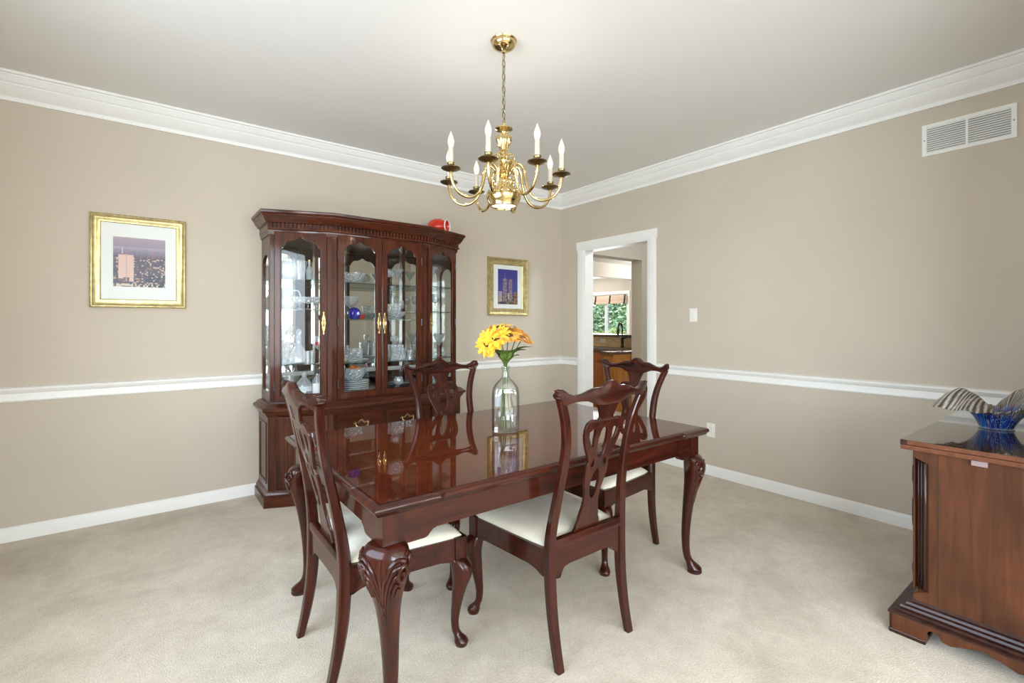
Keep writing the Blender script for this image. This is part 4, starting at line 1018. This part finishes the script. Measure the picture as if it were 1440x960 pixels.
for y in (-vw+.012,vw-.012): m.lathe([(.004,0),(.004,.001),(.001,.002)],8,fn=lambda a,b,c,y=y:(-.008-c,y+a,b)).cut()
build_each(m,'screw',M['brassd'],vt)

# ------------------------------------------------------------------ server cabinet at the right
SX0,SX1,SYA,SYB=-1.302,-.226,-3.448,-3.955
sv=thing('server_cabinet','walnut brown flip top server with fluted corner and bracket feet at the right edge','server cabinet',((SX0+SX1)/2,(SYA+SYB)/2,0))
hx,hy=(SX1-SX0)/2,(SYA-SYB)/2
for z0,z1,nm in ((.786,.805,'top_leaf'),(.7655,.7845,'lower_leaf')):
    o=MB().box(-hx,hx,-hy,hy,z0,z1).build(nm,[M['sx']],sv,smooth=0,bevel=.0025)
    if nm=='top_leaf':
        MB().box(-hx+.001,hx-.001,-hy+.001,hy-.001,z1-.0005,z1+.0006).build('polished_surface',wood('server_top_veneer',(.018,.008,.006,1),(.05,.022,.014,1),'x',.15,1,1,.03),o,smooth=0)
        MB().box(-hx-.0006,-hx+.02,hy-.022,hy+.0006,z0-.002,z1-.001).build('end_block',M['sd'],o,smooth=0)
bxx,byy=hx-.032,hy-.034; ch_=.050
pl=[(-bxx,-byy),(bxx,-byy),(bxx,byy-ch_),(bxx-ch_,byy),(-bxx+ch_,byy),(-bxx,byy-ch_)]
m=MB(); m.loft([[(x,y,z) for x,y in pl] for z in (.135,.766)]); m.build('case',M['sz'],sv,smooth=0,bevel=.002)
# chamfer stops: above and below the fluted chamfer the corner returns to square
m=MB()
for sx in (-1,1):
    cxx=sx*bxx
    for zlo,zhi,s in ((.735,.766,1),(.135,.165,-1)):
        tri=[(cxx,byy-ch_),(cxx-sx*ch_,byy),(cxx,byy)]
        zc=zlo if s>0 else zhi; ze=zhi if s>0 else zlo
        m.loft([[(x,y,ze) for x,y in tri],[(x,y,zc) for x,y in tri],[(tri[0][0],tri[0][1],zc-s*.022),(tri[1][0],tri[1][1],zc-s*.022),((tri[0][0]+tri[1][0])/2*.55+cxx*.45,(tri[0][1]+tri[1][1])/2*.55+byy*.45,zc-s*.012)]]); m.cut()
build_each(m,'chamfer_stop',M['sz'],sv,smooth=0)
for sx in (-1,1):
    m=MB(); d=Vector((-sx*1,1,0)).normalized(); nrm=Vector((sx,1,0)).normalized(); c0=Vector((sx*(bxx-ch_/2),byy-ch_/2,0))
    for k in range(3):
        p=c0+d*((k-1)*.018)
        m.tube([tuple(p+nrm*.001+Vector((0,0,z))) for z in (.185,.19,.45,.71,.715)],[.003,.0075,.0075,.0075,.003],8)
    o=m.build('fluted_column',M['sd'],sv,smooth=50)
MB().box(-bxx-.0012,-bxx,byy-ch_-.0295,byy-ch_-.0282,.143,.765).build('stile_joint',M['dark'],sv,smooth=0)
MB().box(-bxx-.014,-bxx+.01,-.005,.041,.742,.764).build('support_slide',lab_m:=basic('slide_pale',srgb(150,128,128),.4,noise=.1),sv,smooth=0,bevel=.002)
for x in (-.27,.27):
    o=MB().box(x-.225,x+.225,byy-.004,byy+.003,.18,.74).build('door',M['sz'],sv,smooth=0,bevel=.004)
    m=MB(); s=-1 if x<0 else 1
    for z0,z1 in ((.60,.70),(.42,.56),(.215,.285)):
        m.box(x+s*.18-.03,x+s*.18+.03,byy+.002,byy+.006,z0,z1)
        m.tube(smooth_path([(x+s*.18,byy+.004,z0+.01),(x+s*.18,byy+.010,z0+.02),(x+s*.18,byy+.010,z1-.02),(x+s*.18,byy+.004,z1-.01)],4),.005,8); m.cut()
    build_each(m,'door_pull',M['slate'],o,smooth=40)
pl2=[(-bxx,-byy),(bxx,-byy),(bxx,byy),(-bxx,byy)]
m=MB().sweep(pl2,[(-.02,.078),(.062,.078),(.068,.082),(.068,.090),(.060,.094),(.052,.096),(.050,.104),(.036,.108),(.033,.117),(.020,.120),(.017,.129),(.006,.133),(.0,.142),(-.02,.142)],closed=True)
m.build('plinth_moulding',M['sd'],sv,smooth=25)
# scalloped bracket base
def bracket(Lh):
    half=[(Lh,.082),(Lh,.022),(Lh-.004,.016),(Lh-.110,.016),(Lh-.116,.030),(Lh-.112,.052),(Lh-.122,.064),(Lh-.140,.066),(Lh-.152,.056),(Lh-.160,.040),(Lh-.185,.036),(Lh-.215,.048),(Lh-.245,.058),(Lh-.262,.064)]
    return half
for P,Q,nm in (((-1,1),(-1,-1),0),((1,1),(-1,1),1),((1,-1),(1,1),0)):
    ex,ey=bxx+.056,byy+.056
    a=Vector((P[0]*ex,P[1]*ey)); b=Vector((Q[0]*ex,Q[1]*ey)); c=(a+b)/2; d=(b-a); Lh=d.length/2; d.normalize(); nn=Vector((d.y,-d.x))
    h=bracket(Lh); mid=[(.03,.062),(.0,.050)] if Lh>.3 else []
    lp=[(t,z) for t,z in h]+mid+[(-t,z) for t,z in reversed(mid[:-1])]+[(-t,z) for t,z in reversed(h)]
    if Lh<=.32: lp=[(t,z) for t,z in h if t>.01]+[(-t,z) for t,z in reversed(h) if t>.01]
    vs,fs=shape([lp],.02,.002)
    MB().add([(c.x+d.x*x+nn.x*z,c.y+d.y*x+nn.y*z,y) for x,y,z in vs],fs).build('bracket_base',M['sz'],sv,smooth=0)
m=MB()
for sx in (-1,1):
    for sy in (-1,1):
        ex,ey=bxx+.066,byy+.066
        m.box(min(sx*ex,sx*(ex-.12)),max(sx*ex,sx*(ex-.12)),min(sy*ey,sy*(ey-.12)),max(sy*ey,sy*(ey-.12)),0,.018).cut()
build_each(m,'foot',M['sd'],sv,smooth=0,bevel=.004)

# art glass bowl on the server
gb=thing('art_glass_bowl','blue art glass bowl with streaked brown and clear pulled wings on the server top','glass bowl',(-.70,-3.655,.8065))
nt_,nr_=420,30; m=MB()
def wing(th,t):
    c_=math.cos(th-math.radians(146)); l=abs(c_)**4.5; e=max(0,1-abs(c_))**2
    r=.056+(.040+.185*l+.02*e)*t
    k=min(1,t/.55); up=math.sin(k*PI/2)**.85
    z=.080*t**.8*(1-l)+.028*e*t**2+l*(.182*up-.085*max(0,(t-.55)/.45)**1.5)
    fl=math.cos(22*th); r+=.003*fl*t; z+=.004*fl*t
    return r,z
rows=[]
for pas in (0,1):
    for i in range(nr_+1):
        t=i/nr_ if pas==0 else 1-i/nr_
        row=[]
        for j in range(nt_):
            th=2*PI*j/nt_; r,z=wing(th,t)
            if pas==1: r-=.007*(1-.6*t); z+=.005
            row.append((r*math.cos(th),r*math.sin(th),z))
        rows.append(row)
m.loft(rows)
o=m.build('bowl',M['vcg'],gb,smooth=60)
ca=o.data.color_attributes.new('Col','FLOAT_COLOR','POINT')
for i,v in enumerate(o.data.vertices):
    r=math.hypot(v.co.x,v.co.y); th=math.atan2(v.co.y,v.co.x); zz=v.co.z
    st=.5+.5*math.sin(th*96+4*math.sin(th*9)+1.5*math.sin(r*30+th*20)); st2=hsh(int((th+4)*31),1)
    wing_=max(0,min(1,(r-.088-.03*(st2-.5)+.35*(zz-.07))/.02))
    blue=(.006,.018,.16) if st2<.5 else (.01,.07,.33) if st2<.74 else (.05,.012,.02) if st2<.86 else (.02,.20,.42)
    wn_=(.045,.034,.030) if st<.38 else (.15,.115,.092) if st<.70 else (.36,.32,.28)
    c=[a*(1-wing_)+b*wing_ for a,b in zip(blue,wn_)]
    if hsh(i,7)>.94 and wing_<.5: c=(.4,.5,.7)
    ca.data[i].color=(*c,1)
MB().lathe([(.001,0),(.060,0),(.062,.004),(.057,.010),(.001,.010)],40).build('base_ring',M['gl'],gb)

# ------------------------------------------------------------------ bottle of sunflowers
BX,BY=-2.393,-2.143
ba=math.radians(-24)
bt=thing('bottle_vase','clear flat sided glass bottle used as a vase on the dining table','vase',(BX,BY,TH+.0005),ba)
def sup(a,b,z,n=40,e=3.2):
    out=[]
    for j in range(n):
        t=2*PI*j/n; c_,s_=math.cos(t),math.sin(t)
        out.append((a*math.copysign(abs(c_)**(2/e),c_),b*math.copysign(abs(s_)**(2/e),s_),z))
    return out
bp_=[(.058,.034,.0,5),(.065,.040,.006,5),(.066,.041,.09,5),(.066,.041,.178,5),(.065,.041,.200,4.4),(.061,.039,.219,3.8),(.050,.034,.239,3.2),(.036,.028,.254,2.6),(.024,.021,.266,2.1),(.0185,.0185,.277,2),(.0175,.0175,.305,2),(.0175,.0175,.316,2),(.0205,.0205,.318,2),(.0205,.0205,.326,2)]
inn=[(max(a-.004,.012),max(b-.004,.012),z+(.008 if i<2 else 0),e) for i,(a,b,z,e) in enumerate(bp_)]
m=MB().loft([sup(a,b,z,40,e) for a,b,z,e in bp_]+[sup(a,b,z,40,e) for a,b,z,e in reversed(inn)])
m.build('bottle',M['bott'],bt,smooth=50)
MB().box(-.064,-.048,-.0425,-.0415,.010,.034).build('price_sticker',M['paper'],bt,smooth=0)
m=MB()
for k in range(5): m.box(-.061+k*.0025,-.0598+k*.0025,-.0428,-.0425,.016,.028)
m.build('barcode',M['ink'],bt,smooth=0)
MB().box(-.045,-.005,.0405,.0415,.12,.185).build('back_label',M['paper'],bt,smooth=0)
camF=Vector((math.cos(math.radians(52.66)),math.sin(math.radians(52.66)),0)); camR=Vector((camF.y,-camF.x,0))
NECK=Vector((BX,BY,TH+.323))
def sunflower(label,dr,df,z,nd,rad,npet=19,disc=True):
    """head at lateral dr / depth df metres from the neck, height z above the table, facing nd (right, away, up)"""
    hc=Vector((BX,BY,TH+z+.042))+camR*dr+camF*df
    nrm=(camR*nd[0]+camF*nd[1]+Vector((0,0,nd[2]))).normalized()
    t=thing('sunflower',label,'flower',tuple(NECK),0,'sunflowers in the bottle')
    org=NECK; a=nrm.orthogonal().normalized(); b=nrm.cross(a)
    rr=random.Random(label)
    lo=Vector((BX,BY,TH+.02))+camR*rr.uniform(-.035,.035)+camF*rr.uniform(-.012,.012)
    nk=NECK+camR*rr.uniform(-.007,.007)+camF*rr.uniform(-.007,.007)
    pts=smooth_path([tuple(p-org) for p in (lo,(lo+nk)/2+(nk-lo).cross(camF)*.02,nk,nk*.5+hc*.5-nrm*.02,hc-nrm*.012)],5)
    MB().tube(pts,.0026,7).build('stem',M['stem'],t)
    m=MB()
    for ring,(cnt,ln,tilt) in enumerate(((npet,1.0,-.12),(npet-3,.92,.18),(npet-6,.80,.5),(npet-10,.6,.95))):
        for k in range(cnt):
            an=2*PI*(k+.5*ring)/cnt+rr.uniform(-.12,.12); d=(a*math.cos(an)+b*math.sin(an)); sd=nrm.cross(d)
            lg=rad*ln*rr.uniform(.85,1.12); tl=tilt+rr.uniform(-.28,.28); w=rad*rr.uniform(.135,.175)
            v=[];rows=6
            for q in range(rows+1):
                s=q/rows; r=.010+(lg-.010)*s; hgt=tl*lg*(s-.75*s*s*(1+rr.uniform(-.1,.1))); wd=w*math.sin(PI*(.10+.88*s))**.8*(1 if q<rows else .1)
                c0=hc-org+d*r+nrm*(hgt-.004*ring)
                for e,cu in ((-1,.25),(0,0),(1,.25)): v.append(c0+sd*wd*e+nrm*cu*wd)
            f=[]
            for q in range(rows):
                for e in range(2): f.append((q*3+e,q*3+e+1,q*3+e+4,q*3+e+3))
            m.add(v,f)
    m.build('petal',M['petal'],t,smooth=60)
    m=MB(); rings=[]
    for r_,h_ in ((.0,-.012),(.016,-.010),(.022,-.002),(.021,.005),(.014,.009),(.001,.010)):
        r_=max(r_,.001)*(rad/.07); rings.append([tuple(hc-org+a*r_*math.cos(2*PI*j/16)+b*r_*math.sin(2*PI*j/16)+nrm*h_) for j in range(16)])
    m.loft(rings).build('seed_disc',M['disc'],t,smooth=60)
    return t
def leaf(t,base,tip,w,up):
    B_=Vector(base);T_=Vector(tip); d=(T_-B_); ln=d.length; dn=d.normalized(); u=Vector(up); sd=dn.cross(u).normalized(); u=sd.cross(dn)
    v=[];rows=8
    for q in range(rows+1):
        s=q/rows; wd=w*(math.sin(PI*min(.985,max(.02,s**.75)))); c0=B_+d*s+u*(.16*ln*math.sin(PI*s))
        for e in (-1,-.5,0,.5,1): v.append(c0+sd*wd*e+u*abs(e)*wd*.28)
    f=[(q*5+e,q*5+e+1,q*5+e+6,q*5+e+5) for q in range(rows) for e in range(4)]
    return MB().add(v,f).build('leaf',M['leaf'],t,smooth=60)
sf=[('sunflower at the lower left of the bouquet, petals hanging towards the viewer',-.085,-.05,.405,(-.55,-.75,.15),.080),
    ('sunflower at the top of the bouquet',-.035,-.0,.475,(-.25,-.2,1),.080),
    ('sunflower at the left edge of the bouquet, turned away to the left',-.105,.02,.435,(-.9,-.1,.55),.072),
    ('sunflower with its brown seed disc tilted up at the bouquet centre',.014,-.05,.438,(.10,-.36,.93),.076),
    ('sunflower on the right of the bouquet facing up',.082,-.02,.425,(.42,-.12,.95),.080),
    ('sunflower at the back right of the bouquet',.060,.06,.445,(.35,.4,.85),.074),
    ('sunflower low in the middle of the left cluster',-.045,-.065,.430,(-.25,-.75,.55),.074)]
fl_=[sunflower(l,a,b,z,nd,r) for l,a,b,z,nd,r in sf]
def rel(r,f_,z): return camR*r+camF*f_+Vector((0,0,z))
for k,(b0,b1,w) in enumerate([((-.01,-.01,.02),(-.070,-.06,.085),.036),((.0,-.02,.03),(-.025,-.085,.088),.038),((.01,-.01,.03),(.105,-.05,.088),.040),((.01,0,.02),(.070,-.045,.060),.034),((0,.01,.02),(.09,.05,.085),.036),((.01,.0,.03),(.135,.01,.100),.032),((-.01,.01,.02),(-.08,.04,.09),.034),((0,-.01,.02),(.035,-.08,.088),.036),((-.005,-.01,.0),(-.045,-.03,.055),.026)]):
    leaf(fl_[k%7],rel(*b0),rel(*b1),w,(0,0,1))

# ------------------------------------------------------------------ light, camera, render settings
def area(name,loc,rot,sx,sy,power,col=(1,1,1)):
    l=bpy.data.lights.new(name,'AREA'); l.shape='RECTANGLE'; l.size=sx; l.size_y=sy; l.energy=power; l.color=col
    o=bpy.data.objects.new(name,l); C.objects.link(o); o.location=loc; o.rotation_euler=rot; return o
def aim(o,d): o.rotation_euler=Vector(d).to_track_quat('-Z','Y').to_euler()
aim(area('daylight_left_window',(XL+.02,(WY0+WY1)/2,(WZ0+WZ1)/2),(0,0,0),1.9,1.5,66,(.77,.885,1)),(1,0,.0))
aim(area('living_side_fill_light',(XL+.03,-6.7,1.45),(0,0,0),3.0,1.7,330,(.81,.905,1)),(1,.15,.12))  # added fill at the added side window, brightens the right wall
aim(area('daylight_living_window',(-3.4,-9.0,1.45),(0,0,0),1.8,1.7,110,(.81,.905,1)),(0,1,.15))
aim(area('daylight_living_window_b',(-1.2,-9.0,1.45),(0,0,0),1.8,1.7,110,(.81,.905,1)),(0,1,.15))
aim(area('daylight_kitchen_window',(KX-.15,4.2,1.5),(0,0,0),1.4,1.0,90,(.9,.96,1)),(-1,0,0))
sl=bpy.data.lights.new('sun','SUN'); sl.energy=4.5; sl.angle=.03; sl.color=(1,.96,.88); so=bpy.data.objects.new('sun',sl); C.objects.link(so); aim(so,(0,-.64,-.77))
def point(name,loc,p,r,col):
    l=bpy.data.lights.new(name,'POINT'); l.energy=p; l.shadow_soft_size=r; l.color=col
    o=bpy.data.objects.new(name,l); C.objects.link(o); o.location=loc
point('kitchen_fill_light',(3.6,1.2,2.3),52,.15,(.88,.94,1))  # added fill light to brighten the kitchen, no fixture here
point('nook_fill_light',(3.8,4.6,2.3),75,.15,(.86,.93,1))  # second added fill, lifts the far end of the kitchen
point('hall_fill_light',(1.0,-1.6,2.5),52,.15,(.90,.95,1))  # added fill to lighten the hall walls, not a real lamp
for i in range(8):
    a=base_a-math.radians(13.7)+i*PI/4
    point('candle_bulb_glow',(-2.346+.299*math.cos(a),-2.064+.299*math.sin(a),2.178),1.3,.008,(1,.92,.80))
W=bpy.data.worlds.new('sky'); S.world=W; W.use_nodes=True; nt=W.node_tree; nt.nodes.clear()
sk=nt.nodes.new('ShaderNodeTexSky'); sk.sky_type='NISHITA'; sk.sun_elevation=math.radians(48); sk.sun_rotation=math.radians(200); sk.sun_disc=False
bg=nt.nodes.new('ShaderNodeBackground'); bg.inputs[1].default_value=.6; wo=nt.nodes.new('ShaderNodeOutputWorld')
nt.links.new(sk.outputs[0],bg.inputs[0]); nt.links.new(bg.outputs[0],wo.inputs[0])
cd=bpy.data.cameras.new('camera'); cam=bpy.data.objects.new('camera',cd); C.objects.link(cam)
cam.location=(-3.806,-4.048,1.288); cam.rotation_euler=(PI/2,0,math.radians(52.66-90))
cd.sensor_width=36; cd.lens=36*670/1440; cd.shift_y=-25/1440; cd.clip_start=.02
S.camera=cam
S.view_settings.view_transform='Standard'; S.view_settings.look='None'; S.view_settings.gamma=1; S.view_settings.use_curve_mapping=False
S.view_settings.exposure=-0.12
S.cycles.max_bounces=14; S.cycles.diffuse_bounces=6; S.cycles.glossy_bounces=6; S.cycles.transparent_max_bounces=40; S.cycles.sample_clamp_indirect=6
